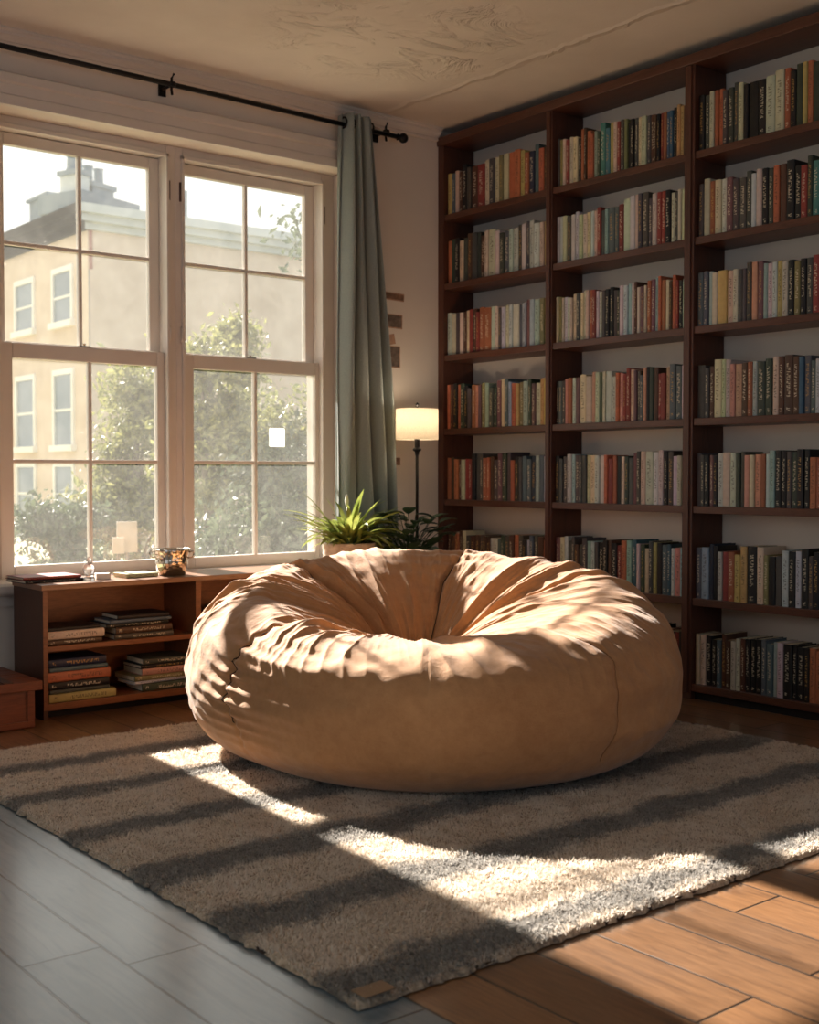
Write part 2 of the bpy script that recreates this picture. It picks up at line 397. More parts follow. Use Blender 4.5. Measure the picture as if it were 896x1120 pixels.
# architrave around the opening
prof = [(0, 2.535), (-0.030, 2.535), (-0.030, 2.575), (-0.022, 2.582), (-0.022, 2.625), (-0.034, 2.632), (-0.034, 2.665), (-0.018, 2.675), (0, 2.675)]
b = MB().extrude_profile(prof, ox0-0.12, ox1+0.12)
for s_, x in ((-1, ox0), (1, ox1)):
    pr = [(x, 0), (x, -0.028), (x+s_*0.04, -0.028), (x+s_*0.045, -0.02), (x+s_*0.09, -0.02), (x+s_*0.095, -0.03), (x+s_*0.12, -0.03), (x+s_*0.12, 0)]
    b.extrude_profile(pr, 0.535, 2.535, 'z')
struct(b.build('trim_2', M['white']), 'white moulded architrave framing the window opening', 'architrave')
prof = [(0, 0), (-0.018, 0), (-0.018, 0.11), (-0.012, 0.125), (0, 0.13)]
struct(MB().extrude_profile(prof, XL, -0.002).build('baseboard_back', M['white']), 'low white baseboard along the window wall', 'baseboard')

# windows -----------------------------------------------------------
def make_window(name, xa, xb, label, px0, px1, pxm, lx0, lx1, lxm):
    w = struct(empty(name, ((xa+xb)/2, 0.2, 0.52)), label, 'window')
    def loc(o): o.matrix_parent_inverse = w.matrix_world.inverted() if False else Matrix.Translation(-Vector(w.location)); return o
    f = MB()
    f.box(xa, px0-0.052, 0.13, 0.27, 0.50, 2.535); f.box(px1+0.052, xb, 0.13, 0.27, 0.50, 2.535)
    f.box(px0-0.052, px1+0.052, 0.13, 0.27, 2.487, 2.535); f.box(px0-0.052, px1+0.052, 0.13, 0.27, 0.50, 0.53)
    # inner stop beads
    f.box(px0-0.062, px0-0.047, 0.115, 0.132, 0.53, 2.50); f.box(px1+0.047, px1+0.062, 0.115, 0.132, 0.53, 2.50)
    f.box(px0-0.062, px1+0.062, 0.115, 0.132, 2.478, 2.497)
    loc(f.build('frame', M['white'], w, 0.003))
    def sash(nm, x0, x1, xm, z0, z1, zm, bz, tz, y0, y1):
        s = MB(); xl = px0-0.0525; xr = px1+0.0525
        s.box(xl, x0, y0, y1, z0-bz, z1+tz); s.box(x1, xr, y0, y1, z0-bz, z1+tz)
        s.box(x0, x1, y0, y1, z0-bz, z0); s.box(x0, x1, y0, y1, z1, z1+tz)
        s.box(xm-0.009, xm+0.009, y0+0.003, y1-0.003, z0, z1)
        s.box(x0, xm-0.009, y0+0.003, y1-0.003, zm-0.009, zm+0.009); s.box(xm+0.009, x1, y0+0.003, y1-0.003, zm-0.009, zm+0.009)
        o = loc(s.build(nm, M['white'], w, 0.004))
        yc = (y0+y1)/2
        g = MB().box(x0, x1, yc-0.001, yc+0.001, z0, z1)
        g = MB().add([(x0, yc, z0), (x1, yc, z0), (x1, yc, z1), (x0, yc, z1)], [(0, 1, 2, 3)]).build('pane', M['glass'], o)
        return o
    us = sash('upper_sash', px0, px1, pxm, 1.575, 2.432, 2.005, 0.045, 0.052, 0.205, 0.24)
    ls = sash('lower_sash', lx0, lx1, lxm, 0.585, 1.497, 1.045, 0.055, 0.068, 0.155, 0.19)
    k = MB().lathe([(0.011, 0), (0.011, 0.006), (0.006, 0.010), (0.008, 0.016), (0.0, 0.018)], 12, (pxm, 0.172, 1.565), caps=False)
    k.box(pxm-0.028, pxm+0.028, 0.163, 0.181, 1.565, 1.571)
    k.build('sash_latch', M['steel'], ls)
    for x in (px0-0.064, px1+0.064):
        k = MB().tube([(x, 0.128, 1.61), (x, 0.116, 1.63), (x, 0.116, 1.67), (x, 0.128, 1.69)], 0.005, 6)
        loc(k.build('sash_hook', M['white'], w, smooth=True))
        k = MB().box(x-0.006, x+0.006, 0.122, 0.13, 2.28, 2.37)
        loc(k.build('pulley_plate', M['cabdark'], w))
    return w
make_window('window_1', ox0, -1.515, 'white sash window of eight panes, the one farther from the curtain', -2.31, -1.615, -1.958, -2.297, -1.603, -1.938)
make_window('window_2', -1.515, ox1, 'white sash window of eight panes beside the curtain', -1.425, -0.728, -1.080, -1.408, -0.700, -1.058)
# window sill
b = MB(); b.extrude_profile([(0.13, 0.478), (-0.058, 0.478), (-0.070, 0.488), (-0.074, 0.503), (-0.070, 0.518), (-0.058, 0.528), (0.13, 0.532)], ox0, ox1)
b.extrude_profile([(0.0, 0.478), (-0.058, 0.478), (-0.070, 0.488), (-0.074, 0.503), (-0.070, 0.518), (-0.058, 0.528), (0.0, 0.53)], ox0-0.14, ox0)
b.extrude_profile([(0.0, 0.478), (-0.058, 0.478), (-0.070, 0.488), (-0.074, 0.503), (-0.070, 0.518), (-0.058, 0.528), (0.0, 0.53)], ox1, ox1+0.14)
b.box(ox0-0.1, ox1+0.1, -0.02, 0.0, 0.43, 0.478)
struct(b.build('trim_3', M['white'], autosm=30), 'rounded white window sill under the two sashes', 'window sill')

# ------------------------------------------------------------------ outside
def mat_building(name, c1, c2, scale=1.2):
    s = NT(name); v = s.coords(); f = s.noise(v, scale, 5, 0.6)
    s.set(s.ramp(f, [(0.3, lin(c1)), (0.7, lin(c2))]), 0.9, spec=0.2); return s.m
M['cream_render'] = mat_building('cream_render', (204, 180, 156), (222, 200, 176))
M['tan_render'] = mat_building('tan_render', (138, 132, 128), (158, 150, 144))
M['pink_brick'] = mat_building('pink_brick', (160, 104, 90), (176, 120, 104), 3)
M['cornice'] = mat_building('pale_stone', (186, 188, 182), (204, 204, 196))
M['slate'] = mat_building('blue_slate', (112, 122, 128), (136, 146, 150))
M['oldboard'] = plain('pale_board', (146, 132, 114), 0.8)
M['winglass'] = plain('far_window_glass', (110, 122, 130), 0.15, 0.1, 2, 0)
M['garden'] = mat_building('garden_ground', (118, 120, 92), (150, 146, 116), 0.8)
struct(MB().box(-40, 60, 0.35, 80, -0.72, -0.62).build('ground', M['garden']), 'garden ground outside the window', 'ground')

Bc = Vector((8.36, 23.25, 0))       # the corner of the house
az = R(68.7); rd = Vector((math.sin(az), math.cos(az), 0))
def quadwall(p, q, thick_dir, z0, z1):
    p = Vector(p); q = Vector(q); t = Vector(thick_dir)
    vs = [p, q, q+t, p+t]
    return [(a.x, a.y, z0) for a in vs]+[(a.x, a.y, z1) for a in vs]
BOXF = [(0, 3, 2, 1), (4, 5, 6, 7), (0, 1, 5, 4), (1, 2, 6, 5), (2, 3, 7, 6), (3, 0, 4, 7)]
house = tag(empty('house', (Bc.x, Bc.y, -0.62)), 'cream and tan corner house with a stone cornice and slate roof, seen through the window', 'house')
def hp(mb, name, mat, parent=None, bevel=0):
    o = mb.build(name, mat, parent or house, bevel)
    if parent is None: o.matrix_parent_inverse = Matrix.Translation(-Vector(house.location))
    return o
pl = Bc+Vector((0, 16, 0)); pr = Bc+rd*22
hp(MB().add(quadwall(Bc, pl, (14, 0, 0), -0.62, 7.1), BOXF), 'side_wall', M['cream_render'])
n2 = Vector((-rd.y, rd.x, 0))
hp(MB().add(quadwall(Bc+Vector((.02, -.01, 0)), pr, (0, 8, 0), -0.62, 6.0), BOXF), 'front_wall', M['tan_render'])
hp(MB().add(quadwall(Bc+Vector((.02, -.01, 0))-n2*0.03, pr-n2*0.03, (0, 8, 0), 6.0, 7.0), BOXF), 'brick_band', M['pink_brick'])
b = MB()
for off, z0, z1 in ((0.12, 6.95, 7.12), (0.28, 7.12, 7.30), (0.42, 7.30, 7.52)):
    b.add(quadwall(Bc+Vector((-off, -off, 0)), pl+Vector((-off, 0, 0)), (14, 0, 0), z0, z1), BOXF)
    b.add(quadwall(Bc+Vector((-off, -off, 0)), pr-n2*off, (0, 8, 0), z0, z1), BOXF)
hp(b, 'cornice', M['cornice'])
# roofs
b = MB()
q0 = Bc+Vector((-0.1, 0.2, 0)); 
b.add([(q0.x, q0.y, 7.52), (q0.x, q0.y+15.5, 7.52), (q0.x+3, q0.y+15.5, 7.8), (q0.x+3, q0.y+3.5, 7.8), (q0.x+13, q0.y+15.5, 7.5), (q0.x+13, q0.y+3, 7.5)], [(0, 1, 2, 3), (3, 2, 4, 5), (0, 3, 5), (1, 4, 2)])
hp(b, 'roof', M['slate'])
def blk(name, along, depth, w, d, z0, z1, mat, pots=0):
    c = Bc+rd*along+n2*depth
    o = hp(MB().add(quadwall(c, c+rd*w, n2*d, z0, z1), BOXF), name, mat, bevel=0)
    if pots:
        p = MB(); p.add(quadwall(c-rd*.06-n2*.06, c+rd*(w+.06)-n2*.06, n2*(d+.12), z1, z1+0.12), BOXF)
        for i in range(pots):
            cc = c+rd*(w*(i+.5)/pots)+n2*(d/2); p.lathe([(.16, 0), (.13, .1), (.12, .42), (.15, .46)], 10, (cc.x, cc.y, z1+.12))
        k = p.build('chimney_top', M['slate'], o)
    return o
blk('parapet', 0.10, 0.3, 2.1, 1.5, 7.52, 8.0, M['slate'])
blk('chimney', 0.28, 0.6, 0.4, 0.6, 8.0, 8.45, M['cornice'], 2)
blk('chimney', 0.80, 0.6, 0.75, 0.7, 8.0, 8.25, M['slate'], 2)
blk('chimney', 3.75, 0.3, 0.35, 0.7, 7.4, 8.75, M['slate'])
blk('parapet', 4.1, 0.3, 0.9, 1.2, 7.5, 7.62, M['cornice'])
blk('chimney', 5.75, 0.4, 0.14, 0.3, 7.5, 7.8, M['slate'])
blk('chimney', 7.5, 0.4, 0.16, 0.3, 7.5, 7.95, M['slate'])
c = MB().box(8.7, 9.5, 26.5, 27.8, 7.5, 8.42); c.box(8.62, 9.58, 26.42, 27.88, 8.42, 8.5)
hp(c, 'chimney', M['slate'])
# windows of the side wall
for (y0, y1) in ((24.2, 25.3), (26.7, 27.9)):
    for (z0, z1) in ((4.85, 6.1), (1.7, 3.5), (-0.3, 1.15)):
        x = Bc.x
        f = MB(); t = 0.10
        f.box(x-0.06, x+0.02, y0-t, y1+t, z1, z1+t*1.4); f.box(x-0.14, x+0.02, y0-t*1.6, y1+t*1.6, z0-t*1.6, z0)
        f.box(x-0.06, x+0.02, y0-t, y0, z0, z1); f.box(x-0.06, x+0.02, y1, y1+t, z0, z1)
        f.box(x-0.03, x+0.02, y0, y1, (z0+z1)/2-0.03, (z0+z1)/2+0.03)
        fo = hp(f, 'window_frame', M['whitecard'])
        MB().box(x-0.012, x+0.01, y0, y1, z0, z1).build('pane', M['winglass'], fo)
# trees ---------------------------------------------------------------
def tree(name, c, rx, ry, z0, z1, nleaf, mat, label, seed, leaf=0.036, trunk=True, base=-0.62, cat='tree'):
    rg = np.random.RandomState(seed)
    t = tag(empty(name, (c[0], c[1], base)), label, cat, 'bushes and trees outside the window')
    # clumps
    ncl = 26
    cl = []
    for i in range(ncl):
        d = rg.normal(size=3); d /= np.linalg.norm(d); rr = rg.uniform(0.25, 0.95)
        cl.append((c[0]+d[0]*rx*rr, c[1]+d[1]*ry*rr, (z0+z1)/2+d[2]*(z1-z0)/2*rr, rg.uniform(0.22, 0.42)*min(rx, (z1-z0)/2)))
    V = []; F = []
    for i in range(nleaf):
        q = cl[rg.randint(ncl)]
        p = np.array(q[:3])+rg.normal(size=3)*q[3]*0.62
        a = rg.normal(size=3); a /= np.linalg.norm(a); bb = np.cross(a, rg.normal(size=3)); bb /= np.linalg.norm(bb)
        L = leaf*rg.uniform(0.6, 1.5); W = L*0.42; nrm = np.cross(a, bb)
        k = len(V)
        V += [tuple(p-a*L), tuple(p+bb*W+nrm*W*.3), tuple(p+a*L), tuple(p-bb*W+nrm*W*.3)]; F += [(k, k+1, k+2), (k, k+2, k+3)]
    o = MB().add(V, F); 
    o = o.build('foliage', mat, t); o.matrix_parent_inverse = Matrix.Translation(-Vector(t.location))
    if trunk:
        b = MB(); b.tube([(c[0], c[1], base), (c[0]+.05, c[1], (base+z0)/2), (c[0]-.03, c[1]+.02, z0+.3*(z1-z0)), (c[0], c[1], z0+.75*(z1-z0))], [.09, .07, .05, .015], 8)
        for q in cl[:12]:
            b.tube([(c[0], c[1], z0+.15*(z1-z0)), ((c[0]+q[0])/2, (c[1]+q[1])/2, (z0+.2*(z1-z0)+q[2])/2+.05), q[:3]], [.035, .02, .006], 6)
        k = b.build('trunk', M['bark'], t, smooth=True); k.matrix_parent_inverse = Matrix.Translation(-Vector(t.location))
    return t
tree('garden_tree', (0.72, 3.75), 0.42, 0.7, 0.5, 2.52, 12000, M['treeleaf'], 'yellow-green bushy tree outside, tallest against the tan wall', 3)
tree('garden_tree', (1.75, 4.0), 0.62, 0.6, -0.4, 1.98, 15000, M['treeleaf'], 'leafy green tree outside beside the curtain edge of the window', 4)
tree('garden_shrub', (0.95, 5.6), 0.55, 0.6, -0.3, 1.95, 9000, M['treeleaf'], 'olive green shrub outside behind the middle of the farther window', 5, 0.04)
tree('garden_shrub', (0.62, 2.6), 0.62, 0.35, -0.5, 1.2, 11000, M['treeleaf2'], 'dark green shrub outside filling the lower panes near the curtain', 6)
tree('garden_shrub', (-0.15, 4.6), 0.42, 0.5, -0.6, 0.9, 7000, M['treeleaf2'], 'low shrub outside behind the pale garden panels', 8)
tree('garden_tree', (2.55, 4.9), 0.5, 0.5, 2.9, 3.9, 420, M['treeleaf2'], 'sparse leafy branch outside against the sky by the curtain', 9, 0.05)
for (x, y, w, z0, z1, lb) in ((-0.37, 3.2, .085, .40, .52, 'smaller pale upright panel outside in the garden shrubbery'), (-0.25, 3.3, .15, .40, .63, 'larger pale upright panel outside in the garden shrubbery')):
    p = tag(empty('garden_board', (x, y, -0.62), R(-20)), lb, 'garden panel')
    MB().box(-w/2, w/2, -.015, .015, z0+.62, z1+.62).build('board', M['oldboard'], p, 0.004)
    MB().tube([(0, 0, 0), (0, 0, z0+.63)], 0.015, 8).build('post', M['bark'], p)
nt = tag(MB().box(-0.974, -0.882, 0.1695, 0.1712, 1.127, 1.221).build('paper_note', mk_fabric('backlit_paper', (244, 240, 230), 0.7)), 'small white paper note stuck on the window pane near the curtain', 'note')
nt.location.y = -0.003

# ------------------------------------------------------------------ curtain, rod
rod = tag(empty('curtain_rod', (-1.65, -0.1, 2.742)), 'thin black curtain rod with knob end above the window', 'curtain rod')
MB().tube([(-2.2, 0, 0.012), (0, 0, 0.0), (1.30, 0, -0.012)], 0.0115, 12).build('pole', M['black'], rod, smooth=True)
f = MB(); f.lathe([(0.012, -0.03), (0.018, -0.026), (0.012, -0.02), (0.014, -0.012), (0.024, 0.0), (0.026, 0.014), (0.02, 0.028), (0.006, 0.036)], 16)
f = f.build('finial', M['black'], rod, smooth=True); f.rotation_euler = (0, R(90), 0); f.location = (1.32, 0, -0.012)
for bx in (0.0, 1.22):
    k = MB().tube([(bx, 0.098, 0.0), (bx, 0.03, 0.0)], 0.007, 8); k.tube([(bx, 0.0, -0.045), (bx, 0.006, -0.02), (bx, 0.004, 0.03), (bx+.01, 0.0, 0.05)], 0.006, 8)
    k.lathe([(0.017, -0.01), (0.019, 0), (0.017, 0.01)], 14, (bx, 0, 0)); k.box(bx-.018, bx+.018, 0.092, 0.1, -.03, .03)
    k.build('bracket', M['black'], rod)
# curtain
cur = tag(empty('curtain', (-0.6, -0.1, 2.79)), 'long sage green eyelet curtain hanging beside the window', 'curtain')
nz, nu = 90, 150; V = []; F = []
rg = np.random.RandomState(5)
for j in range(nz+1):
    t = j/nz; z = 2.785-t*2.76
    x0 = -0.715-0.03*t; x1 = -0.535+0.215*t
    for i in range(nu+1):
        u = i/nu
        ph = u*2*math.pi*3.6
        amp = 0.045+0.012*math.sin(t*5)
        yy = -0.1+amp*math.sin(ph+0.5*math.sin(t*3.0))+0.010*math.sin(ph*2.3+t*6)+0.006*math.sin(t*17+u*9)*t
        xx = x0+(x1-x0)*(u+0.035*math.sin(ph*1.0+1.2+t))+0.008*math.sin(t*7+u*4)*t
        V.append((xx, yy, z))
for j in range(nz):
    for i in range(nu):
        a = j*(nu+1)+i; F.append((a, a+1, a+nu+2, a+nu+1))
c = MB().add(V, F).build('cloth', M['curtain'], cur, smooth=True); c.matrix_parent_inverse = Matrix.Translation(-Vector(cur.location))
sm = c.modifiers.new('th', 'SOLIDIFY'); sm.thickness = 0.003
for i, u in enumerate((0.0, 0.28, 0.56, 0.84)):
    k = MB(); x = -0.70+u*0.2
    pts = [(0, 0.026*math.cos(a), 0.026*math.sin(a)) for a in [2*math.pi*q/20 for q in range(21)]]
    k.tube(pts, 0.005, 8, caps=False)
    k = k.build('eyelet', M['black'], cur, smooth=True); k.location = (x+0.6, 0, -0.048)

# ------------------------------------------------------------------ rug
RX0, RX1, RY0, RY1 = -2.97, -0.47, -3.30, -0.86
rug = tag(empty('rug', ((RX0+RX1)/2, -2.0, 0)), 'shaggy cream rug with dark grey stripes under the beanbag', 'rug')
NX, NY = 640, 620
gx = np.linspace(RX0, RX1, NX); gy = np.linspace(RY0, RY1, NY)
rg = np.random.RandomState(2)
def vnoise(shape, cell, rg):
    h, w = shape; g = rg.rand(int(h/cell)+3, int(w/cell)+3)
    yy = np.arange(h)/cell; xx = np.arange(w)/cell
    yi = yy.astype(int); xi = xx.astype(int); fy = (yy-yi)[:, None]; fx = (xx-xi)[None, :]
    fy = fy*fy*(3-2*fy); fx = fx*fx*(3-2*fx)
    return (g[yi][:, xi]*(1-fy)*(1-fx)+g[yi+1][:, xi]*fy*(1-fx)+g[yi][:, xi+1]*(1-fy)*fx+g[yi+1][:, xi+1]*fy*fx)
Z = 0.007+0.0035*vnoise((NY, NX), 3.0, rg)+0.005*vnoise((NY, NX), 7, rg)+0.004*vnoise((NY, NX), 26, rg)
JX = (vnoise((NY, NX), 3, rg)-.5)*0.007; JY = (vnoise((NY, NX), 3, rg)-.5)*0.007
EX = (vnoise((NY, NX), 5, rg)-.5)*0.010; EY = (vnoise((NY, NX), 5, rg)-.5)*0.010
de = np.minimum(np.minimum(np.arange(NX)[None, :], NX-1-np.arange(NX)[None, :]), np.minimum(np.arange(NY)[:, None], NY-1-np.arange(NY)[:, None]))
fall = np.clip(de/5.0, 0, 1); Z = Z*np.sqrt(1-(1-fall)**2)+0.003
Xg = gx[None, :]+JX+EX*(de < 6); Yg = gy[:, None]+JY+EY*(de < 6)
cx, cy = (RX0+RX1)/2, -2.0
co = np.stack([Xg-cx, Yg-cy, Z], -1).reshape(-1, 3)
me = bpy.data.meshes.new('pile'); me.vertices.add(NX*NY); me.vertices.foreach_set('co', co.ravel())
idx = (np.arange(NY-1)[:, None]*NX+np.arange(NX-1)[None, :]).ravel()
quads = np.stack([idx, idx+1, idx+NX+1, idx+NX], 1).astype(np.int32)
def setpoly(me, quads):
    n = len(quads); me.loops.add(n*4); me.loops.foreach_set('vertex_index', quads.ravel())
    me.polygons.add(n); me.polygons.foreach_set('loop_start', np.arange(0, n*4, 4, dtype=np.int32))
    me.polygons.foreach_set('use_smooth', np.ones(n, dtype=bool)); me.update(calc_edges=True); me.validate()
setpoly(me, quads); me.materials.append(M['rug'])
po = bpy.data.objects.new('pile', me); COL.objects.link(po); po.parent = rug
# individual yarn tufts of the pile
NTF = 300000
tr_ = np.random.RandomState(31)
tx = tr_.uniform(RX0+.004, RX1-.004, NTF); ty = tr_.uniform(RY0+.004, RY1-.004, NTF)
ii = np.clip(((ty-RY0)/(RY1-RY0)*(NY-1)).astype(int), 0, NY-1); jj = np.clip(((tx-RX0)/(RX1-RX0)*(NX-1)).astype(int), 0, NX-1)
tz = Z[ii, jj]-0.002
fa = (vnoise((NY, NX), 22, tr_)[ii, jj])*9+tr_.normal(0, 0.9, NTF)      # locally combed direction
ln = tr_.uniform(0.008, 0.015, NTF); le = tr_.uniform(0.35, 1.15, NTF); wd = tr_.uniform(0.0010, 0.0019, NTF)
ba = np.stack([tx-cx, ty-cy, tz], -1); dr = np.stack([np.cos(fa)*np.sin(le), np.sin(fa)*np.sin(le), np.cos(le)], -1)
pa = fa+np.pi/2+tr_.normal(0, 0.6, NTF); pd = np.stack([np.cos(pa), np.sin(pa), np.zeros(NTF)], -1)
tip = ba+dr*ln[:, None]; mid = ba+dr*(ln*0.55)[:, None]+np.array([0, 0, 0.0012])
tv = np.stack([ba-pd*wd[:, None], ba+pd*wd[:, None], mid+pd*(wd*0.9)[:, None], tip+pd*(wd*.3)[:, None], mid-pd*(wd*0.9)[:, None]], 1)
m_ = bpy.data.meshes.new('tufts'); m_.vertices.add(NTF*5); m_.vertices.foreach_set('co', tv.reshape(-1).astype(np.float32))
k5 = np.arange(NTF, dtype=np.int32)*5
fc = np.stack([k5, k5+1, k5+2, k5+3, k5+4], 1).astype(np.int32)
m_.loops.add(NTF*5); m_.loops.foreach_set('vertex_index', fc.ravel()); m_.polygons.add(NTF); m_.polygons.foreach_set('loop_start', np.arange(0, NTF*5, 5, dtype=np.int32))
m_.update(calc_edges=True); m_.materials.append(M['yarn'])
tf = bpy.data.objects.new('tufts', m_); COL.objects.link(tf); tf.parent = rug; tf['kind'] = 'stuff'
MB().box(RX0-cx+.006, RX1-cx-.006, RY0-cy+.006, RY1-cy-.006, 0.0005, 0.009).build('backing', M['rugback'], rug)
k = MB().box(RX0-cx+.012, RX0-cx+.085, RY0-cy-.003, RY0-cy+.042, 0.024, 0.0255).build('woven_tag', plain('leather_tag', (134, 104, 74), 0.6), rug, 0.001)

# ------------------------------------------------------------------ bean bag
BCX, BCY, BR = -1.485, -1.719, 0.884
REAR = R(90-39.76)                    # maths angle pointing away from the viewer
def make_bag():
    NT_, NS = 1400, 340
    th = np.linspace(0, 2*np.pi, NT_, endpoint=False)          # 0 = rear, + = towards the window side
    s = np.linspace(0, 1, NS)
    TH, S = np.meshgrid(th, s)
    deg = (np.degrees(TH)+180) % 360-180                       # -180..180 ; + = left in the photo
    back = (1+np.cos(TH))/2
    h = 0.435+0.225*back**0.75
    rim = 0.74-0.05*(1-back)
    zc = 0.27
    # profile control (s, r, z as functions of h)
    ctrl = [(0.0, lambda: 0*h, lambda: 0*h), (0.10, lambda: 0.42+0*h, lambda: 0*h), (0.20, lambda: 0.79+0*h, lambda: 0.0+0*h),
            (0.27, lambda: 0.915+0*h, lambda: 0.055+0*h), (0.35, lambda: 0.985+0*h, lambda: 0.15+0*h),
            (0.42, lambda: 1.0+0*h, lambda: 0.26+0*h), (0.50, lambda: 0.965+0*h, lambda: 0.26+(h-0.26)*0.50),
            (0.58, lambda: (rim+0.96)/2+0.015, lambda: 0.26+(h-0.26)*0.86), (0.65, lambda: rim, lambda: h),
            (0.73, lambda: rim*0.76, lambda: zc+(h-zc)*(0.90+0.03*(1-back))), (0.82, lambda: rim*0.46, lambda: zc+(h-zc)*(0.60+0.20*(1-back))),
            (0.91, lambda: rim*0.19, lambda: zc+(h-zc)*(0.24+0.22*(1-back))), (1.0, lambda: 0*h, lambda: zc+0*h)]
    ss = np.array([c[0] for c in ctrl]); Rr = np.array([np.broadcast_to(c[1](), S.shape)[0] if False else c[1]()[0] for c in ctrl]); Zr = np.array([c[2]()[0] for c in ctrl])
    def hermite(ss, Y, s):
        m = np.zeros_like(Y); m[1:-1] = (Y[2:]-Y[:-2])/(ss[2:]-ss[:-2])[:, None]; m[0] = (Y[1]-Y[0])/(ss[1]-ss[0]); m[-1] = (Y[-1]-Y[-2])/(ss[-1]-ss[-2])
        k = np.clip(np.searchsorted(ss, s, 'right')-1, 0, len(ss)-2); hh = (ss[k+1]-ss[k]); t = ((s-ss[k])/hh)[:, None]; hh = hh[:, None]
        return (2*t**3-3*t**2+1)*Y[k]+(t**3-2*t**2+t)*hh*m[k]+(-2*t**3+3*t**2)*Y[k+1]+(t**3-t**2)*hh*m[k+1]
    r = hermite(ss, Rr, s)*BR; z = hermite(ss, Zr, s)
    z = np.maximum(z, 0.0)
    # footprint not perfectly round
    r = r*(1+0.008*np.cos(3*TH-1)-0.075*np.exp(-((deg-132)/26)**2))
    # dimple centre is shifted slightly towards the left
    k = np.clip((S-0.6)/0.4, 0, 1)
    ang = REAR+TH
    X = r*np.cos(ang); Y = r*np.sin(ang)
    lx, ly = math.cos(REAR+np.pi/2), math.sin(REAR+np.pi/2)
    X = X+k*0.05*lx; Y = Y+k*0.05*ly
    P = np.stack([X, Y, z], -1)
    def normals(P):
        dT = np.roll(P, -1, 1)-np.roll(P, 1, 1); dS = np.gradient(P, axis=0); n = np.cross(dT, dS)
        return n/np.maximum(np.linalg.norm(n, axis=-1, keepdims=True), 1e-9)
    N = normals(P)
    N[0] = (0, 0, -1); N[-1] = (0, 0, 1)
    rg = np.random.RandomState(17)
    def pn(fx, fy, n=14, seed=0):      # smooth periodic noise
        q = np.random.RandomState(seed); o = 0
        for i in range(n):
            kx = int(round(q.uniform(-fx, fx))); ky = q.uniform(-fy, fy)*2*np.pi
            o = o+np.sin(kx*TH+ky*S+q.uniform(0, 6.28))
        return o/math.sqrt(n)
    def bump01(x, a, b, w): return 1/(1+np.exp(-(x-a)/w))*1/(1+np.exp((x-b)/w))
    D = np.zeros_like(S)
    inner = 1/(1+np.exp(-(S-0.68)/0.03)); top = bump01(S, 0.56, 0.985, 0.02); outer = bump01(S, 0.24, 0.62, 0.03)
    # large soft unevenness
    D += 0.010*pn(4, 1.0, 12, 3)*bump01(S, 0.22, 0.95, 0.04)
    # panel seams
    seams = [(55, 1.0), (-12, 1.0), (-70, 0.8), (-139, 0.35), (129, 0.8), (98, 0.6)]
    for a, st in seams:
        wob = 1.6*np.sin(S*17+a)+0.8*np.sin(S*41+a*2)
        d = (deg-a-wob+180) % 360-180
        arc = np.radians(d)*np.maximum(r, 0.05)
        D -= st*0.012*np.exp(-(arc/0.012)**2)*bump01(S, 0.30, 0.99, 0.02)
        D -= st*0.040*np.exp(-np.abs(arc)/0.055)*inner*bump01(S, 0.6, 0.97, 0.02)
        # puckers gathered along the seam
        nz_ = 1.6*np.sin(S*9+a)
        pk = np.sin(S*(175 if a == 129 else 120)+nz_*3+arc*16*np.sign(a+0.1)+3.0*pn(6, 3, 8, int(a)+300)); pk = 1-2*np.abs(np.sin(np.arcsin(pk)/2+0.785))**1.5 if a == 129 else pk
        D += st*(0.0105 if a == 129 else 0.0055)*pk*np.exp(-np.abs(arc)/(0.17 if a == 129 else 0.13))*bump01(S, 0.34, 0.62 if a == 129 else 0.78, 0.03)
    # radial pleats over the rim and down into the seat
    w1 = 0.35*pn(5, 1.2, 10, 21)
    for n_, am, sd_ in ((13, 0.012, 5), (21, 0.007, 9), (34, 0.0035, 13)):
        ph = n_*(TH+w1*0.5)+1.5*pn(6, 1.0, 10, sd_)+S*3
        rid = 1-2*np.abs(np.sin(ph/2))**0.75
        msk = np.clip(0.5+0.7*pn(7, 1.2, 10, sd_+40), 0, 1.2)
        D += am*rid*msk*bump01(S, 0.60, 0.97, 0.025)*np.clip(1-(S-0.85)*2.0, 0.2, 1)
    # long flowing folds that converge on the seat from the window side and the rear
    lw = 0.35+0.65*np.exp(-((deg-85)/62)**2)
    for n_, am, sd_, sk in ((30, 0.0085, 71, 9.0), (47, 0.0060, 72, -7.0), (70, 0.0040, 73, 12.0), (112, 0.0030, 74, -16.0), (165, 0.0018, 75, 20.0)):
        ph = n_*TH+sk*(S-0.6)*3+2.4*pn(6, 1.3, 12, sd_)+1.2*pn(14, 3, 14, sd_+7)
        rid = (1-np.abs(np.sin(ph/2)))**1.6*2-0.6
        D += am*rid*lw*np.clip(0.35+0.75*pn(8, 2.2, 12, sd_+100), 0, 1.3)*bump01(S, 0.47, 0.93, 0.03)
    # scalloped folds along the front edge
    fr = np.exp(-((np.abs(deg)-180)/62)**2)
    sc = 1-2*np.abs(np.sin(8.5*TH+1.1*pn(6, .8, 8, 77)))**0.7
    D += 0.010*sc*fr*np.clip(1.2-np.exp(-((deg-125)/25)**2), 0, 1)*bump01(S, 0.565, 0.74, 0.014)
    # compressed diagonal creases on the flank below the stitched seam
    lf = np.exp(-((deg-132)/34)**2)
    cr_ = np.sin(S*78-TH*9+2.2*pn(6, 2, 10, 61)); D += 0.0*np.sign(cr_)*np.abs(cr_)**0.8*lf*bump01(S, 0.40, 0.70, 0.03)*np.clip(.55+.5*pn(6, 3, 8, 62), 0, 1.2)
    # creases running over the right shoulder
    rs = np.exp(-((deg+75)/38)**2)
    ph = 26*TH+S*10+1.6*pn(5, 1, 8, 90); D += 0.0085*(1-2*np.abs(np.sin(ph/2)))*rs*bump01(S, 0.52, 0.84, 0.02)
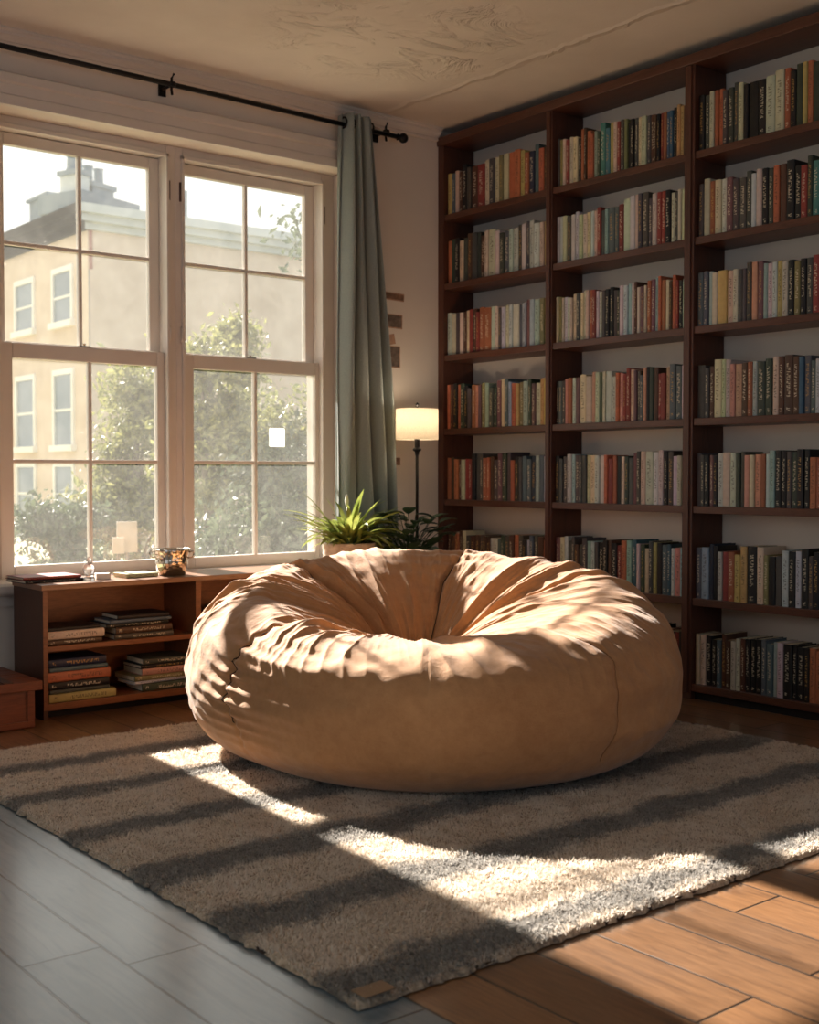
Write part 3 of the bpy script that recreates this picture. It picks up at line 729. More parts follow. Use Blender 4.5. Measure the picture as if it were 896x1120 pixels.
    # long low waves on the front wall
    D += 0.0060*np.sin(S*62+TH*3+2.2*pn(4, 1.5, 8, 31))*np.clip(pn(5, 2, 8, 33), 0, 1.5)*bump01(S, 0.30, 0.56, 0.03)
    D += 0.0016*pn(60, 22, 40, 51)*bump01(S, 0.26, 0.97, 0.03)
    D = D*np.clip((1-S)*12, 0, 1)
    P2 = P+N*D[..., None]
    # flange seams stand in relief inside the groove
    P2[..., 2] = np.maximum(P2[..., 2], 0.0)
    return P2, deg, S, N
P2, deg_, S_, N_ = make_bag()
NS, NTh = P2.shape[:2]
# merge poles by keeping the rings tiny
me = bpy.data.meshes.new('cushion'); me.vertices.add(NS*NTh); me.vertices.foreach_set('co', P2.reshape(-1, 3).ravel().astype(np.float32))
i0 = np.arange(NS-1)[:, None]*NTh+np.arange(NTh)[None, :]; i1 = np.arange(NS-1)[:, None]*NTh+((np.arange(NTh)+1) % NTh)[None, :]
quads = np.stack([i0.ravel(), i1.ravel(), (i1+NTh).ravel(), (i0+NTh).ravel()], 1).astype(np.int32)
setpoly(me, quads); me.materials.append(M['bag'])
bag = tag(empty('beanbag_chair', (BCX, BCY, 0.027)), 'huge round tan canvas beanbag with a sunken seat, on the striped rug', 'beanbag')
bo = bpy.data.objects.new('cushion', me); COL.objects.link(bo); bo.parent = bag
# stitched seams, and dark tubes for the shade in the rear creases
def seam_line(a, s0, s1, st=True, rad=0.0018, mat='thread', name='seam'):
    b = MB(); pts = []
    si = np.linspace(s0, s1, 70)
    for q in si:
        wob = 1.6*math.sin(q*17+a)+0.8*math.sin(q*41+a*2)+(0.5*math.sin(q*150) if st else 0)
        t = ((a+wob) % 360)/360*NTh; j = int(round(t)) % NTh; i = int(q*(NS-1))
        pts.append(Vector(P2[i, j])+Vector(N_[i, j])*0.0015)
    b.tube(pts, rad, 6)
    for i in (range(2, len(pts)-2, 2) if st else ()):
        d = (pts[i+1]-pts[i-1]).normalized(); nrm = Vector(pts[i]).normalized(); sd = d.cross(nrm).normalized()
        b.tube([pts[i]-sd*0.006, pts[i]+sd*0.006], 0.0012, 5)
    return b.build(name, M[mat], bag, smooth=True)
seam_line(129, 0.36, 0.70); seam_line(-139, 0.30, 0.60, False, 0.0012, 'cordtan')
seam_line(55, 0.60, 0.975, False, 0.0022); seam_line(-12, 0.52, 0.975, False, 0.0022); seam_line(-70, 0.5, 0.97, False, 0.002, 'cordtan')  # the two dark tubes paint crease shade along the rear seams

# ------------------------------------------------------------------ tall bookcase
ROWZ = [2.385, 2.015, 1.630, 1.232, 0.850, 0.446, 0.068]        # top surface of each shelf
UP = [(-0.048, -0.002), (-0.865, -0.821), (-1.722, -1.668), (-2.600, -2.546)]
bc = tag(empty('bookcase', (0, -1.3, 0)), 'tall dark mahogany bookcase of three bays reaching the ceiling', 'bookcase')
def bp(mb, name, mat, bevel=0.002):
    o = mb.build(name, mat, bc, bevel); o.matrix_parent_inverse = Matrix.Translation(-Vector(bc.location)); return o
for y0, y1 in UP:
    b = MB().box(0.0, 0.218, y0, y1, 0.0, 2.7565)
    if y0 < -0.1: b.box(-0.008, 0.002, (y0+y1)/2-0.013, (y0+y1)/2+0.013, 0.03, 2.755)
    bp(b, 'upright', M['shelfwood'])
for k in range(3):
    ya, yb = UP[k+1][1], UP[k][0]
    for z in ROWZ:
        bp(MB().box(0.006, 0.218, ya+.0005, yb-.0005, z-0.032, z-0.0), 'shelf', M['shelfwood_y'])
bp(MB().box(-0.012, 0.218, UP[3][0]-.01, -0.002, 2.757, 2.803), 'top_board', M['shelfwood_y'], 0.004)
bp(MB().box(0.03, 0.2, UP[3][1], UP[0][0], 0.0, 0.036), 'plinth', M['plinth'], 0)

# ------------------------------------------------------------------ books
PAL = {'k': ((38, 34, 34), 'black'), 'd': ((92, 88, 84), 'dark grey'), 'c': ((214, 200, 172), 'cream'), 'w': ((204, 206, 200), 'white'),
       'o': ((196, 106, 52), 'orange'), 'r': ((168, 56, 44), 'red'), 'g': ((70, 84, 66), 'dark green'), 'y': ((206, 176, 92), 'yellow'),
       'b': ((58, 106, 138), 'blue'), 't': ((66, 150, 146), 'teal'), 'n': ((104, 68, 46), 'brown'), 'l': ((156, 184, 190), 'pale blue'),
       's': ((98, 114, 126), 'steel blue'), 'p': ((212, 150, 128), 'pink'), 'm': ((136, 92, 96), 'mauve'), 'v': ((150, 146, 84), 'olive'),
       'z': ((42, 52, 76), 'navy'), 'e': ((150, 176, 158), 'pale green')}
ROWS = {
 (0, 0): 'yscnkdNRcdcvcOoyozson', (0, 1): 'ogkcdndgncCwgswwdwdwWcy', (0, 2): 'wcdcncrnroOwwdwcwWslmlLvy',
 (0, 3): 'onkogkdopmvedgmcsloyvlgmcyy', (0, 4): 'ononcrrkddoondmgdokdsszlsw', (0, 5): 'nnoncdnndnnwwsgdnodkwsdno', (0, 6): 'kdnoscwgkdzrcwdkonsdcwkgd',
 (1, 0): 'dvcrcCkonOoegTTycrdvkkdcCdnnkrobbkyyn', (1, 1): 'wwCdwwcwcwcrdlSsrWWcdDdcrrkwdwc', (1, 2): 'cvcwwccdcwcorwwdkkdgwwlwncmcomloocnorkw',
 (1, 3): 'ksdpowmCCpwgwWwoprrcmdspkgnrrpSSw', (1, 4): 'kddwldddcCwworokcgdmdcWwwkdwcc', (1, 5): 'mcwddnddlwdkknkrolbwgcdyksbwpl', (1, 6): 'dkwcnsgkdorwkcdzslkdwnkdcrkrk',
 (2, 0): 'kdcoodgdckKKCCokgyoGgycnocKk', (2, 1): 'dcocwmdDdwwkdonKkrgtekKkoksk', (2, 2): 'sslcYccdddpmlwwyckvkdrcKKkowor',
 (2, 3): 'DdnCccpPnolGgcnNnbsswmkvwWdDc', (2, 4): 'ddkmkwCWgdpcpowlkkdgkkoOkzSSlS', (2, 5): 'sLzkwroyyKcvkdwkwkdkoobLcwe', (2, 6): 'cckksnncwnkkksslwKkKkoONNzcwo'}
def book_geo(t, h, d, soft):
    """plan outline of the cover, spine at x=0, going back along +x"""
    c = 0.0022 if not soft else 0.001
    rb = min(0.006, t*0.3)
    outer = [(d, t/2), (rb, t/2)]
    for i in range(1, 6):
        a = math.pi*i/6
        outer.append((rb-rb*math.sin(a)*1.0, t/2*math.cos(a)))
    outer += [(rb, -t/2), (d, -t/2)]
    inner = [(d, -t/2+c), (rb+c, -t/2+c), (rb+c, t/2-c), (d, t/2-c)]
    return outer, inner
def mkbook(t, h, d, soft=False):
    outer, inner = book_geo(t, h, d, soft)
    pl = outer+inner; n = len(pl); no = len(outer)
    V = [(x, y, 0) for x, y in pl]+[(x, y, h) for x, y in pl]
    F = []
    for i in range(n): F.append((i, n+i, n+(i+1) % n, (i+1) % n))
    # top and bottom rims of the U (as quads between outer and inner)
    def rim(off, flip):
        fs = []
        o = list(range(no)); i0, i1, i2, i3 = no, no+1, no+2, no+3
        q = [(0, 1, i2, i3), (no-2, no-1, i0, i1), tuple([1]+list(range(2, no-1))+[i1, i2])]
        for f in q:
            f = tuple(off+a for a in f); fs.append(f[::-1] if flip else f)
        return fs
    F += rim(0, True)+rim(n, False)
    spine = [False]*len(F)
    for i in range(1, no-2): spine[i] = True
    UV = []
    for fi, f in enumerate(F):
        for v in f:
            x, y, z = V[v]
            UV.append(((y/t+0.5) if spine[fi] else -5.0, z))
    c = 0.0022 if not soft else 0.001
    pv = [(x, y, z) for x in (0.0075, d-0.004) for y in (-t/2+c+.0002, t/2-c-.0002) for z in (0.003 if not soft else 0.0, h-(0.003 if not soft else 0.0005))]
    pf = [(0, 1, 3, 2), (4, 6, 7, 5), (0, 4, 5, 1), (2, 3, 7, 6), (0, 2, 6, 4), (1, 5, 7, 3)]
    return V, F, UV, pv, pf
def fill_mesh(me, F, UV, cov, ink, hrel):
    uvl = me.uv_layers.new(name='UVMap'); uvl.data.foreach_set('uv', np.array(UV, dtype=np.float32).ravel())
    nl = len(me.loops)
    a = me.attributes.new('cover', 'FLOAT_COLOR', 'CORNER'); a.data.foreach_set('color', np.array(cov, dtype=np.float32).ravel())
    a = me.attributes.new('ink', 'FLOAT_COLOR', 'CORNER'); a.data.foreach_set('color', np.array(ink, dtype=np.float32).ravel())
    a = me.attributes.new('height', 'FLOAT', 'CORNER'); a.data.foreach_set('value', np.array(hrel, dtype=np.float32).ravel())
rb_ = random.Random(99)
def colours(code):
    base, nm = PAL[code.lower()]
    c = [min(1, max(0, x*rb_.uniform(0.82, 1.14))) for x in lin(base)]
    g = rb_.uniform(0.9, 1.1); c[2] = min(1, c[2]*g)
    gm = sum(c)/3; c = [(x*0.8+gm*0.2)*(0.8 if gm < 0.25 else 0.95) for x in c]
    lum = sum(c)/3
    ink = lin((226, 214, 186)) if lum < 0.22 else lin((60, 50, 44))
    if lum < 0.22 and rb_.random() < 0.3: ink = lin((200, 160, 90))
    strength = 1.0 if rb_.random() < 0.72 else 0.0
    return c, ink, strength, nm
def book_data(t, h, d, code, soft, off=None):
    V, F, UV, pv, pf = mkbook(t, h, d, soft)
    c, ink, st, nm = colours(code)
    off = rb_.uniform(0, 9) if off is None else off
    nl = len(UV)
    hr = [uv[1]/h for uv in UV]
    UV = [(u, v+off) for u, v in UV]
    return V, F, UV, pv, pf, [list(c)+[1]]*nl, [list(ink)+[st]]*nl, hr, nm
def make_book(name, t, h, d, code, soft=False):
    V, F, UV, pv, pf, cov, ink, hr, nm = book_data(t, h, d, code, soft)
    me = bpy.data.meshes.new('cover'); me.from_pydata(V, [], F); fill_mesh(me, F, UV, cov, ink, hr); me.materials.append(M['book'])
    root = empty(name); o = bpy.data.objects.new('cover', me); COL.objects.link(o); o.parent = root
    p = bpy.data.meshes.new('page_block'); p.from_pydata(pv, [], pf); p.materials.append(M['paper'])
    q = bpy.data.objects.new('page_block', p); COL.objects.link(q); q.parent = root
    return root, nm
ORD = ['first', 'second', 'third', 'fourth', 'fifth', 'sixth', 'seventh', 'eighth', 'ninth', 'tenth', 'eleventh', 'twelfth', 'thirteenth', 'fourteenth', 'fifteenth',
       'sixteenth', 'seventeenth', 'eighteenth', 'nineteenth', 'twentieth']
ORD += ['twenty-'+x for x in ORD[:9]]+['thirtieth']+['thirty-'+x for x in ORD[:9]]+['fortieth']
SHELF = ['top shelf', 'second shelf down', 'third shelf down', 'fourth shelf down', 'fifth shelf down', 'second lowest shelf', 'bottom shelf']
BAY = ['window-end bay', 'middle bay', 'bay farthest from the window']
plan = []
for (bay, row), codes in sorted(ROWS.items()):
    y_start = UP[bay][0]-0.003; y_end = UP[bay+1][1]+0.004
    total = y_start-y_end
    if bay == 2: codes = codes[:30]
    ws = [(1.55 if c.isupper() else 1.0)*rb_.uniform(0.78, 1.22) for c in codes]
    sc = total/sum(ws)
    y = y_start
    base_h = 0.228 if row < 5 else 0.222
    cap = {0: 0.262}.get(row, 0.26)
    hprev = base_h
    for i, (c, w) in enumerate(zip(codes, ws)):
        t = w*sc-0.0012
        hh = base_h*rb_.uniform(0.90, 1.08)*(1.05 if c.isupper() else 1.0)
        if bay == 2 and row == 0: hh *= 1.04
        if rb_.random() < 0.45: hh = hprev*rb_.uniform(0.985, 1.015)
        hh = max(0.19, min(hh, 0.25)); hprev = hh
        if bay == 2 and row in (1, 2) and False: pass
        plan.append(dict(bay=bay, row=row, i=i, n=len(codes), c=c, t=t, y=y-w*sc/2, h=hh, d=rb_.uniform(0.13, 0.165), soft=rb_.random() < 0.4, x=0.020+rb_.uniform(0, 0.010)))
        y -= w*sc
def visible(p):
    if p['bay'] == 2: return p['y'] > -2.36
    if p['bay'] == 1: return not (p['row'] == 6 and p['y'] > -1.60)
    return p['row'] < 6
def size(p):
    d = math.hypot(p['y']+5.078, 4.28)
    s = p['t']*p['h']/d**2
    if p['bay'] == 1 and p['row'] >= 5: s *= 0.9
    return s
NIND = 274
vis = [p for p in plan if visible(p)]
# whole shelves at a time, nearest bays first, so that no shelf is half and half
order = [(2, r) for r in range(7)]+[(1, r) for r in range(6)]
chosen = []; 
for key in order:
    for p in plan:
        if (p['bay'], p['row']) == key and visible(p): chosen.append(p)
chosen = chosen[:NIND]
ids = set(id(p) for p in chosen)
FREE = {}
SIZEW = lambda p: 'thick' if p['t'] > 0.033 else ('slim' if p['t'] < 0.021 else 'narrow' if p['t'] < 0.026 else 'medium')
for p in chosen:
    o, nm = make_book('book', p['t'], p['h'], p['d'], p['c'], p['soft'])
    o.location = (p['x'], p['y'], ROWZ[p['row']]+0.0003)
    p['lab'] = f"{nm} {'paperback' if p['soft'] else 'hardback'}, {ORD[p['i']]} from the window, {SHELF[p['row']]}, {BAY[p['bay']]}"
    p['lab'] = f"{SIZEW(p)} {nm} book, {ORD[p['i']]} from the window, {SHELF[p['row']]}, {BAY[p['bay']]}"
    tag(o, p['lab'], 'book', 'upright books in the tall bookcase')
# the remaining books, farther away, as one mass
V = []; F = []; UV = []; COV = []; INK = []; HR = []; MI = []
for p in plan:
    if id(p) in ids: continue
    v, f, uv, pv, pf, cov, ink, hr, nm = book_data(p['t'], p['h'], p['d'], p['c'], p['soft'])
    off = Vector((p['x'], p['y'], ROWZ[p['row']]+0.0003))
    k = len(V); V += [(a+off.x, b_+off.y, c+off.z) for a, b_, c in v]; F += [tuple(i+k for i in g) for g in f]; MI += [0]*len(f); UV += uv; COV += cov; INK += ink; HR += hr
    k = len(V); V += [(a+off.x, b_+off.y, c+off.z) for a, b_, c in pv]; F += [tuple(i+k for i in g) for g in pf]; MI += [1]*len(pf)
    UV += [(-5, 0)]*24; COV += [[.5, .5, .5, 1]]*24; INK += [[0, 0, 0, 0]]*24; HR += [0]*24
me = bpy.data.meshes.new('shelved_books'); me.from_pydata(V, [], F); me.materials.append(M['book']); me.materials.append(M['paper'])
me.polygons.foreach_set('material_index', MI); fill_mesh(me, F, UV, COV, INK, HR)
o = bpy.data.objects.new('shelved_books', me); COL.objects.link(o)
tag(o, 'mixed upright books filling the remaining shelves of the tall bookcase towards the window', 'books', kind='stuff')

# ------------------------------------------------------------------ low cabinet under the window
CX0, CX1, CY0, CY1, CH = -2.392, -0.99, -0.39, -0.078, 0.545
cab = tag(empty('low_bookcase', ((CX0+CX1)/2, (CY0+CY1)/2, 0)), 'low open red-brown bookcase under the window', 'bookcase')
def cp(mb, name, mat, bevel=0.002):
    o = mb.build(name, mat, cab, bevel); o.matrix_parent_inverse = Matrix.Translation(-Vector(cab.location)); return o
cp(MB().box(CX0-0.006, CX1+.006, CY0-0.006, CY1, CH-0.022, CH), 'top', M['cabtop'])
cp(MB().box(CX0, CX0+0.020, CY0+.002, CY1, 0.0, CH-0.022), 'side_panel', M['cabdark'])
cp(MB().box(CX0+.0, CX0+0.020, CY0-0.003, CY0+.002, 0.04, CH-0.022), 'front_edge', M['cabwood'], 0.001)
cp(MB().box(CX1-0.022, CX1, CY0, CY1, 0.0, CH-0.022), 'side_panel', M['cabwood'])
DV = -1.690
cp(MB().box(DV-0.014, DV+0.014, CY0, CY1-.012, 0.064, CH-0.022), 'divider', M['cabwood'])
cp(MB().box(CX0+.020, DV-.014, CY0+.002, CY1-.012, 0.274, 0.296), 'shelf', M['cabwood'])
cp(MB().box(DV+.014, CX1-.022, CY0+.002, CY1-.012, 0.274, 0.296), 'shelf', M['cabwood'])
cp(MB().box(CX0+.020, CX1-.022, CY0, CY1-.012, 0.036, 0.064), 'bottom', M['cabwood'])
cp(MB().box(CX0+.020, CX1-.022, CY1-.012, CY1, 0.0, CH-0.022), 'back_panel', M['cabwood'], 0)
cp(MB().box(CX0+.020, CX1-.022, CY0+0.06, CY0+0.08, 0.0, 0.036), 'plinth', M['plinth'], 0)

def stack(x0, z, items, yf, where, grp):
    """items bottom to top: (width along x, thickness, code, dx, label)"""
    for w, t, code, dx, rz, lab in items:
        o, nm = make_book('book', t, w, random.uniform(0.15, 0.19), code, False)
        # lie flat: local z (height) -> world x, local x (depth) -> world +y, local y (thickness) -> world z
        o.matrix_world = Matrix.Translation((x0+dx, yf, z+t/2+0.0004)) @ Matrix.Rotation(R(rz), 4, 'Z') @ Matrix(((0, 0, 1, 0), (1, 0, 0, 0), (0, 1, 0, 0), (0, 0, 0, 1)))
        tag(o, lab, 'book', grp); z += t+0.0008
stack(-2.366, 0.296, [(.235, .022, 'n', .0, 1, 'dark brown book at the base of the short pile, upper shelf of low bookcase'),
                      (.240, .034, 'c', .003, -1, 'thick cream book in the short pile, upper shelf of low bookcase'),
                      (.225, .014, 'k', .0, 1, 'thin dark book topping the short pile, upper shelf of low bookcase')], -0.375, '', 'books lying in the low bookcase')
stack(-2.09, 0.296, [(.270, .022, 'd', .015, -1, 'grey book at the base of the upper-shelf pile near the divider'),
                     (.262, .028, 'n', .022, 1, 'rust brown book second from the base in the pile near the divider'),
                     (.290, .016, 'k', -.02, 2, 'wide black book in the middle of the pile near the divider'),
                     (.285, .014, 's', -.005, 1, 'thin grey blue book under the topmost of the pile near the divider'),
                     (.235, .018, 'k', .03, -1, 'black book topping the upper-shelf pile near the divider')], -0.372, '', 'books lying in the low bookcase')
stack(-2.366, 0.064, [(.285, .034, 'y', .004, -1, 'thick tan book at the base of the bottom-shelf pile with the orange book'),
                      (.260, .016, 'd', .006, 1, 'thin grey book above the tan one on the bottom shelf'),
                      (.258, .030, 'k', .002, -1, 'black book with pale lettering just under the orange book'),
                      (.270, .040, 'o', .0, 1, 'thick orange red book in the bottom-shelf pile of the low bookcase'),
                      (.250, .018, 's', .006, 0, 'steel blue book resting on the thick orange one'),
                      (.250, .032, 'z', .002, 1, 'navy book topping the pile with the orange book')], -0.378, '', 'books lying in the low bookcase')
stack(-1.985, 0.064, [(.235, .032, 'g', .035, -2, 'dark green book at the base of the bottom-shelf pile by the divider'),
                      (.262, .012, 'w', .0, 4, 'thin white book sliding out of the bottom-shelf pile by the divider'),
                      (.262, .022, 'v', .0, 2, 'olive book in the lower half of the bottom-shelf pile by the divider'),
                      (.235, .028, 'p', .035, 0, 'pale pink book in the bottom-shelf pile by the divider'),
                      (.245, .016, 'k', .03, 1, 'thin black book above the pale pink one by the divider'),
                      (.225, .024, 'g', .04, -1, 'dark green book topping the bottom-shelf pile by the divider')], -0.372, '', 'books lying in the low bookcase')
stack(-1.655, 0.296, [(.20, .03, 'm', .005, -1, 'mauve book at the base of the upper pile beyond the divider'), (.20, .028, 'p', .0, 1, 'pink book in the upper pile beyond the divider'),
                      (.20, .026, 'm', .012, 0, 'dull mauve book high in the upper pile beyond the divider'), (.17, .012, 'd', .04, 0, 'thin grey book topping the upper pile beyond the divider')], -0.34, '', 'books lying in the low bookcase')
stack(-1.655, 0.064, [(.22, .02, 'n', .005, -1, 'brown book at the base of the lower pile beyond the divider'), (.22, .022, 'k', .0, 1, 'black book topping the lower pile beyond the divider')], -0.35, '', 'books lying in the low bookcase')

# things on top of it
def flat_book(x0, y, z, w, t, d, code, rz, lab):
    o, nm = make_book('book', t, w, d, code, False)
    o.matrix_world = Matrix.Translation((x0, y, z+t/2+0.0004)) @ Matrix.Rotation(R(rz), 4, 'Z') @ Matrix(((0, 0, 1, 0), (1, 0, 0, 0), (0, 1, 0, 0), (0, 0, 0, 1)))
    return tag(o, lab, 'book')
flat_book(-2.425, -0.30, CH, .255, .012, .19, 'k', 4, 'thin dark magazine under the red album on top of the low bookcase')
flat_book(-2.43, -0.29, CH+.0135, .25, .011, .17, 'r', 2, 'thin dark red album lying at the end of the low bookcase top')
flat_book(-1.992, -0.31, CH, .155, .018, .12, 'c', 3, 'small cream book lying beside the steel bucket')
bk = tag(empty('steel_bucket', (-1.752, -0.262, CH)), 'hammered steel bucket on top of the low bookcase', 'bucket')
MB().lathe([(0.058, 0), (0.062, 0.003), (0.070, 0.05), (0.072, 0.056), (0.070, 0.06), (0.078, 0.104), (0.083, 0.115), (0.080, 0.116), (0.074, 0.103), (0.066, 0.056), (0.058, 0.006), (0.0, 0.005)], 48, caps=False, rmod=lambda a, z: 1+(0.02*math.cos(16*a) if z > 0.07 else 0)).build('body', M['steel'], bk, smooth=True)
for sgn in (-1, 1):
    k = MB().tube([(sgn*.076, 0, .10), (sgn*.094, 0, .106), (sgn*.098, 0, .092), (sgn*.09, 0, .078), (sgn*.073, 0, .076)], 0.0035, 8).build('handle', M['steel'], bk, smooth=True)
    k.rotation_euler = (0, 0, R(-39))
cr_ = tag(empty('crystal_ornament', (-2.150, -0.29, CH)), 'small faceted glass ornament beside the red album', 'ornament')
MB().lathe([(0.024, 0), (0.026, 0.01), (0.014, 0.02), (0.024, 0.034), (0.028, 0.05), (0.020, 0.066), (0.010, 0.075)], 8).build('body', M['crystal'], cr_)
MB().lathe([(0.006, 0), (0.011, 0.008), (0.007, 0.018), (0.002, 0.024)], 8, (0, 0, 0.075)).build('stopper', M['crystal'], cr_)
wb_ = tag(MB().box(-0.03, 0.03, -0.022, 0.022, 0, 0.026).build('card_box', M['whitecard'], bevel=0.002), 'small white card box behind the glass ornament', 'box')
wb_.location = (-2.085, -0.28, CH); wb_.rotation_euler = (0, 0, R(-14))

# wooden chest at the photo's edge
ch = tag(empty('wooden_chest', (-2.90, -0.29, 0)), 'low red-brown wooden chest standing beside the low bookcase', 'chest')
b = MB().box(-.42, .43, -.20, .19, 0.0, 0.150).build('body', M['chestwood'], ch, 0.004)
b = MB(); b.box(-.42, .43, -.208, -.20, 0.006, 0.03); b.box(.40, .43, -.208, -.20, .03, .15); b.build('front_frame', M['chestwood'], ch, 0.002)
b = MB()
for i in range(4): b.box(-.45, .455, -.225+i*.108, -.225+i*.108+.104, 0.150, 0.186)
b.build('lid', M['chestwood'], ch, 0.003)
MB().box(.30, .34, -.222, .19, 0.186, 0.192).build('lid_batten', M['cabdark'], ch, 0.002)

# ------------------------------------------------------------------ planters
def leaf_blade(b, base, az, lean, L, W, droop, n=9, mi=0, twist=0.0):
    pts = []; p = Vector(base); a = lean
    for i in range(n+1):
        pts.append((p.copy(), a)); st = L/n
        p = p+Vector((math.cos(az)*math.sin(a), math.sin(az)*math.sin(a), math.cos(a)))*st; a += droop/n
    V = []
    for i, (q, a) in enumerate(pts):
        t = i/n; w = W*(math.sin(math.pi*min(1, t*0.94+0.06))**0.75)*(1-0.25*t)
        side = Vector((-math.sin(az), math.cos(az), 0)); nrm = Vector((math.cos(az)*math.cos(a), math.sin(az)*math.cos(a), -math.sin(a)))
        tw = twist*t; sd = side*math.cos(tw)+nrm*math.sin(tw)
        V += [q-sd*w/2+nrm*w*-.15, q, q+sd*w/2+nrm*w*-.15]
    F = []
    for i in range(n): F += [(i*3, i*3+1, i*3+4, i*3+3), (i*3+1, i*3+2, i*3+5, i*3+4)]
    b.add(V, F, mi)
def mk_basket():
    s = NT('ribbed_cream_basket'); v = s.coords((1, 1, 1)); f = s.noise(v, 30, 4)
    s.set(s.ramp(f, [(0.3, lin((176, 156, 134))), (0.7, lin((214, 198, 178)))]), 0.75); s.bump(f, .3, .003); return s.m
pp = tag(empty('potted_plant', (-0.815, -0.30, 0)), 'leafy bright green plant in a ribbed cream planter by the curtain', 'potted plant')
prof = [(0.092, 0.0), (0.098, 0.006)]
for i in range(27): 
    z = 0.015+i*0.0232; rr = 0.098+0.028*(i/26)
    prof += [(rr, z), (rr+0.0045, z+0.0116)]
prof += [(0.129, 0.642), (0.131, 0.655), (0.122, 0.657), (0.118, 0.62), (0.0, 0.62)]
MB().lathe(prof, 40, caps=False).build('planter', mk_basket(), pp, smooth=True)
MB().lathe([(0.117, 0.0), (0.08, 0.012), (0.0, 0.02)], 24, (0, 0, 0.617), caps=False).build('soil', M['soil'], pp, smooth=True)
rp = random.Random(8)
b = MB()
for i in range(110):
    a = rp.uniform(0, 6.283); le = rp.uniform(0.05, 1.05); rr = rp.uniform(0, 0.08)
    leaf_blade(b, (rr*math.cos(a), rr*math.sin(a), 0.63), a+rp.uniform(-.4, .4), le, rp.uniform(0.15, 0.34), rp.uniform(0.022, 0.044), rp.uniform(0.5, 1.9), twist=rp.uniform(-.6, .6))
dl = math.atan2(0.627, -0.779)
for (az_, L, dr, le) in ((dl, 0.40, 0.95, 0.65), (dl+0.15, 0.30, 1.1, 0.75), (dl-.2, 0.30, 1.3, 0.55), (dl+math.pi, 0.34, 0.7, 0.6), (dl+math.pi+.2, .30, .9, .8), (dl+math.pi-.4, .3, .5, .4), (dl+2.6, .3, .9, .9)):
    leaf_blade(b, (0, 0, 0.63), az_, le, L, 0.038, dr)
b.build('leaves', M['leaf'], pp, smooth=True)
b = MB()
for i in range(70):
    a = rp.uniform(0, 6.283); rr = rp.uniform(0.02, 0.1)
    leaf_blade(b, (rr*math.cos(a), rr*math.sin(a), 0.63), a, rp.uniform(0.1, 1.1), rp.uniform(0.06, 0.12), 0.016, rp.uniform(0.3, 1.5), n=5)
b.build('small_leaves', M['leafdark'], pp, smooth=True)
b = MB(); b.tube([(0, 0, .63), (-.005, 0, .74), (-.01, .005, .84)], .003, 6)
b.lathe([(0.002, 0), (0.009, 0.012), (0.010, 0.03), (0.006, 0.05), (0.001, 0.062)], 10, (-.01, .005, .83)); b.build('flower_spike', M['whitecard'], pp, smooth=True)

p2 = tag(empty('potted_plant', (-0.545, -0.44, 0)), 'dark round-leaved plant in a black pot between planter and lamp', 'potted plant')
MB().lathe([(0.07, 0), (0.075, 0.01), (0.095, 0.55), (0.10, 0.57), (0.094, 0.572), (0.088, 0.55), (0, 0.55)], 32, caps=False).build('pot', M['black'], p2, smooth=True)
MB().lathe([(0.087, 0.0), (0.05, 0.01), (0.0, 0.012)], 24, (0, 0, 0.548), caps=False).build('soil', M['soil'], p2, smooth=True)
b = MB(); st = MB()
for i in range(70):
    a = rp.uniform(0, 6.283); rr = rp.uniform(0.02, 0.17); zt = 0.57+rp.uniform(0.03, 0.25)*(1-rr*1.6)
    tip = Vector((rr*math.cos(a), rr*math.sin(a), zt)); st.tube([(0.02*math.cos(a), 0.02*math.sin(a), .555), (tip.x*.6, tip.y*.6, (zt+.56)/2+.03), tip], 0.0018, 5)
    leaf_blade(b, tip, a+rp.uniform(-.5, .5), rp.uniform(0.9, 1.5), rp.uniform(0.07, 0.11), rp.uniform(0.05, 0.08), rp.uniform(0.3, 1.0), n=6)
st.build('stems', M['leafdark'], p2); b.build('leaves', M['leafdark'], p2, smooth=True)

# ------------------------------------------------------------------ floor lamp
lp = tag(empty('floor_lamp', (-0.385, -0.295, 0)), 'black floor lamp with a lit cream drum shade', 'lamp')
MB().lathe([(0.11, 0), (0.115, 0.004), (0.11, 0.014), (0.03, 0.022), (0.012, 0.03)], 36).build('base', M['black'], lp, smooth=True, autosm=40)
MB().tube([(0, 0, 0.02), (0, 0, 1.13)], 0.0075, 12).build('pole', M['black'], lp, smooth=True)
b = MB().lathe([(0.011, 1.085), (0.011, 1.10), (0.022, 1.108), (0.022, 1.116), (0.013, 1.124), (0.013, 1.165), (0.018, 1.17), (0.018, 1.185)], 16); b.build('socket', M['black'], lp)
sh = MB().lathe([(0.107, 1.162), (0.1085, 1.166), (0.1075, 1.314), (0.106, 1.318)], 56, caps=False).build('lamp_shade', M['shade'], lp, smooth=True)
sd_ = sh.modifiers.new('th', 'SOLIDIFY'); sd_.thickness = 0.0015
b = MB()
for k in range(3):
    a = k*2.094; b.tube([(0.0, 0.0, 1.305), (0.106*math.cos(a), 0.106*math.sin(a), 1.312)], 0.002, 6)
b.tube([(0, 0, 1.30), (0, 0, 1.335)], 0.004, 8); b.lathe([(0.004, 0), (0.009, 0.006), (0.007, 0.014), (0.003, 0.018)], 12, (0, 0, 1.332))
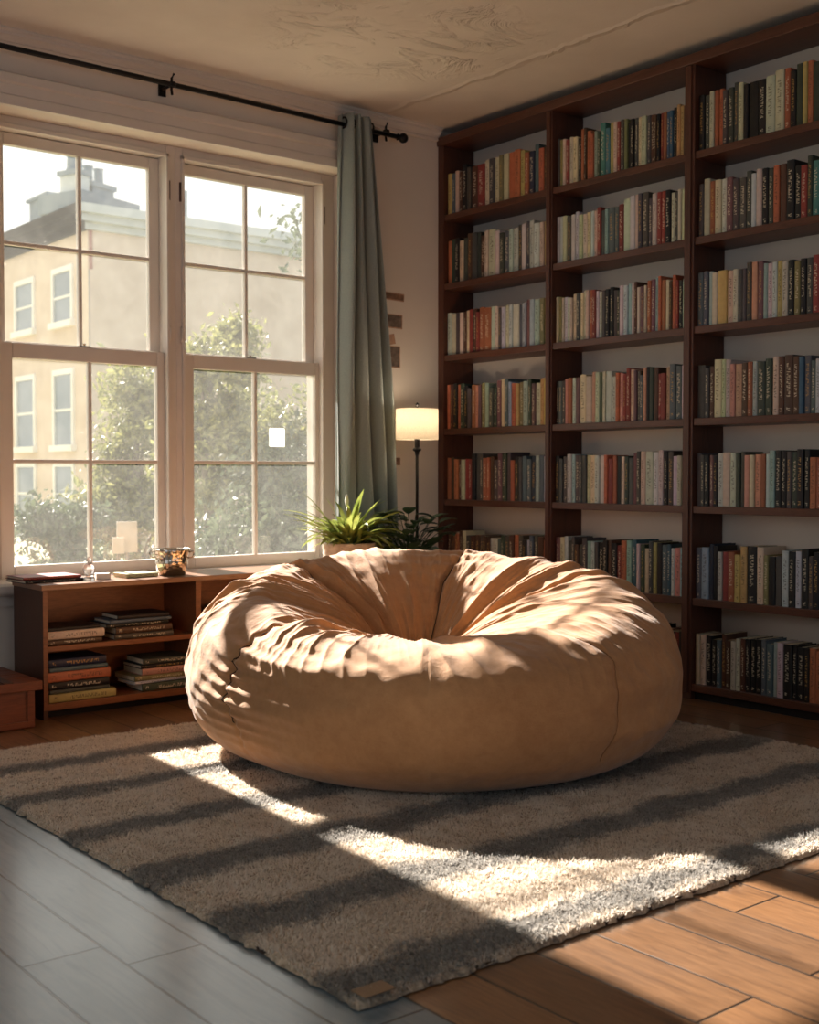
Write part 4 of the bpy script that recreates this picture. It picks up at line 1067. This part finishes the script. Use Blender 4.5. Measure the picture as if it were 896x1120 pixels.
b.tube([(0.018, 0, 1.18), (0.036, 0, 1.23), (0.03, 0, 1.28), (0, 0, 1.302)], 0.0018, 6); b.tube([(-0.018, 0, 1.18), (-0.036, 0, 1.23), (-0.03, 0, 1.28), (0, 0, 1.302)], 0.0018, 6)
b.build('harp', M['black'], lp)
s_ = NT('lit_bulb'); s_.b.inputs['Emission Color'].default_value = (1, 0.66, 0.33, 1); s_.b.inputs['Emission Strength'].default_value = 5
MB().lathe([(0.012, 0), (0.016, 0.012), (0.027, 0.035), (0.028, 0.05), (0.020, 0.068), (0.004, 0.076)], 20, (0, 0, 1.185)).build('bulb', s_.m, lp, smooth=True)
ld = bpy.data.lights.new('lamp_light', 'POINT'); ld.energy = 2.5; ld.color = (1, 0.82, 0.62); ld.shadow_soft_size = 0.03
lo = bpy.data.objects.new('lamp_light', ld); COL.objects.link(lo); lo.parent = lp; lo.location = (0, 0, 1.275)

# ------------------------------------------------------------------ prints taped to the wall
def card(x0, x1, z0, z1, mat, lab, nm='wall_print', border=True, cat='picture', rz=0):
    r = tag(empty(nm, ((x0+x1)/2, -0.0006, (z0+z1)/2)), lab, cat, 'small prints taped to the wall by the curtain')
    w, h = (x1-x0)/2, (z1-z0)/2
    MB().box(-w, w, -0.0016, 0, -h, h).build('paper', M['photo_c'] if border else mat, r)
    if border: MB().box(-w+.006, w-.006, -0.0024, -0.0016, -h+.006, h-.006).build('image', mat, r)
    r.rotation_euler = (0, R(rz), 0); return r
card(-0.40, -0.235, 1.905, 1.945, M['photo_a'], 'narrow brown strip, topmost of the prints taped beside the curtain', rz=2)
card(-0.40, -0.247, 1.758, 1.832, M['photo_b'], 'landscape brown photo taped under the narrow strip', rz=1)
card(-0.38, -0.297, 1.668, 1.722, M['photo_c'], 'small torn scrap taped above the upright dark photo', border=False, rz=-12)
card(-0.38, -0.262, 1.550, 1.665, M['photo_b'], 'upright dark photo, lowest of the large prints by the curtain')
card(-0.345, -0.310, 1.290, 1.400, M['photo_c'], 'narrow upright pinkish strip taped behind the lamp shade', border=False, rz=2)
card(-0.30, -0.262, 1.035, 1.075, M['photo_a'], 'tiny dark card taped below the lamp shade level', border=False)
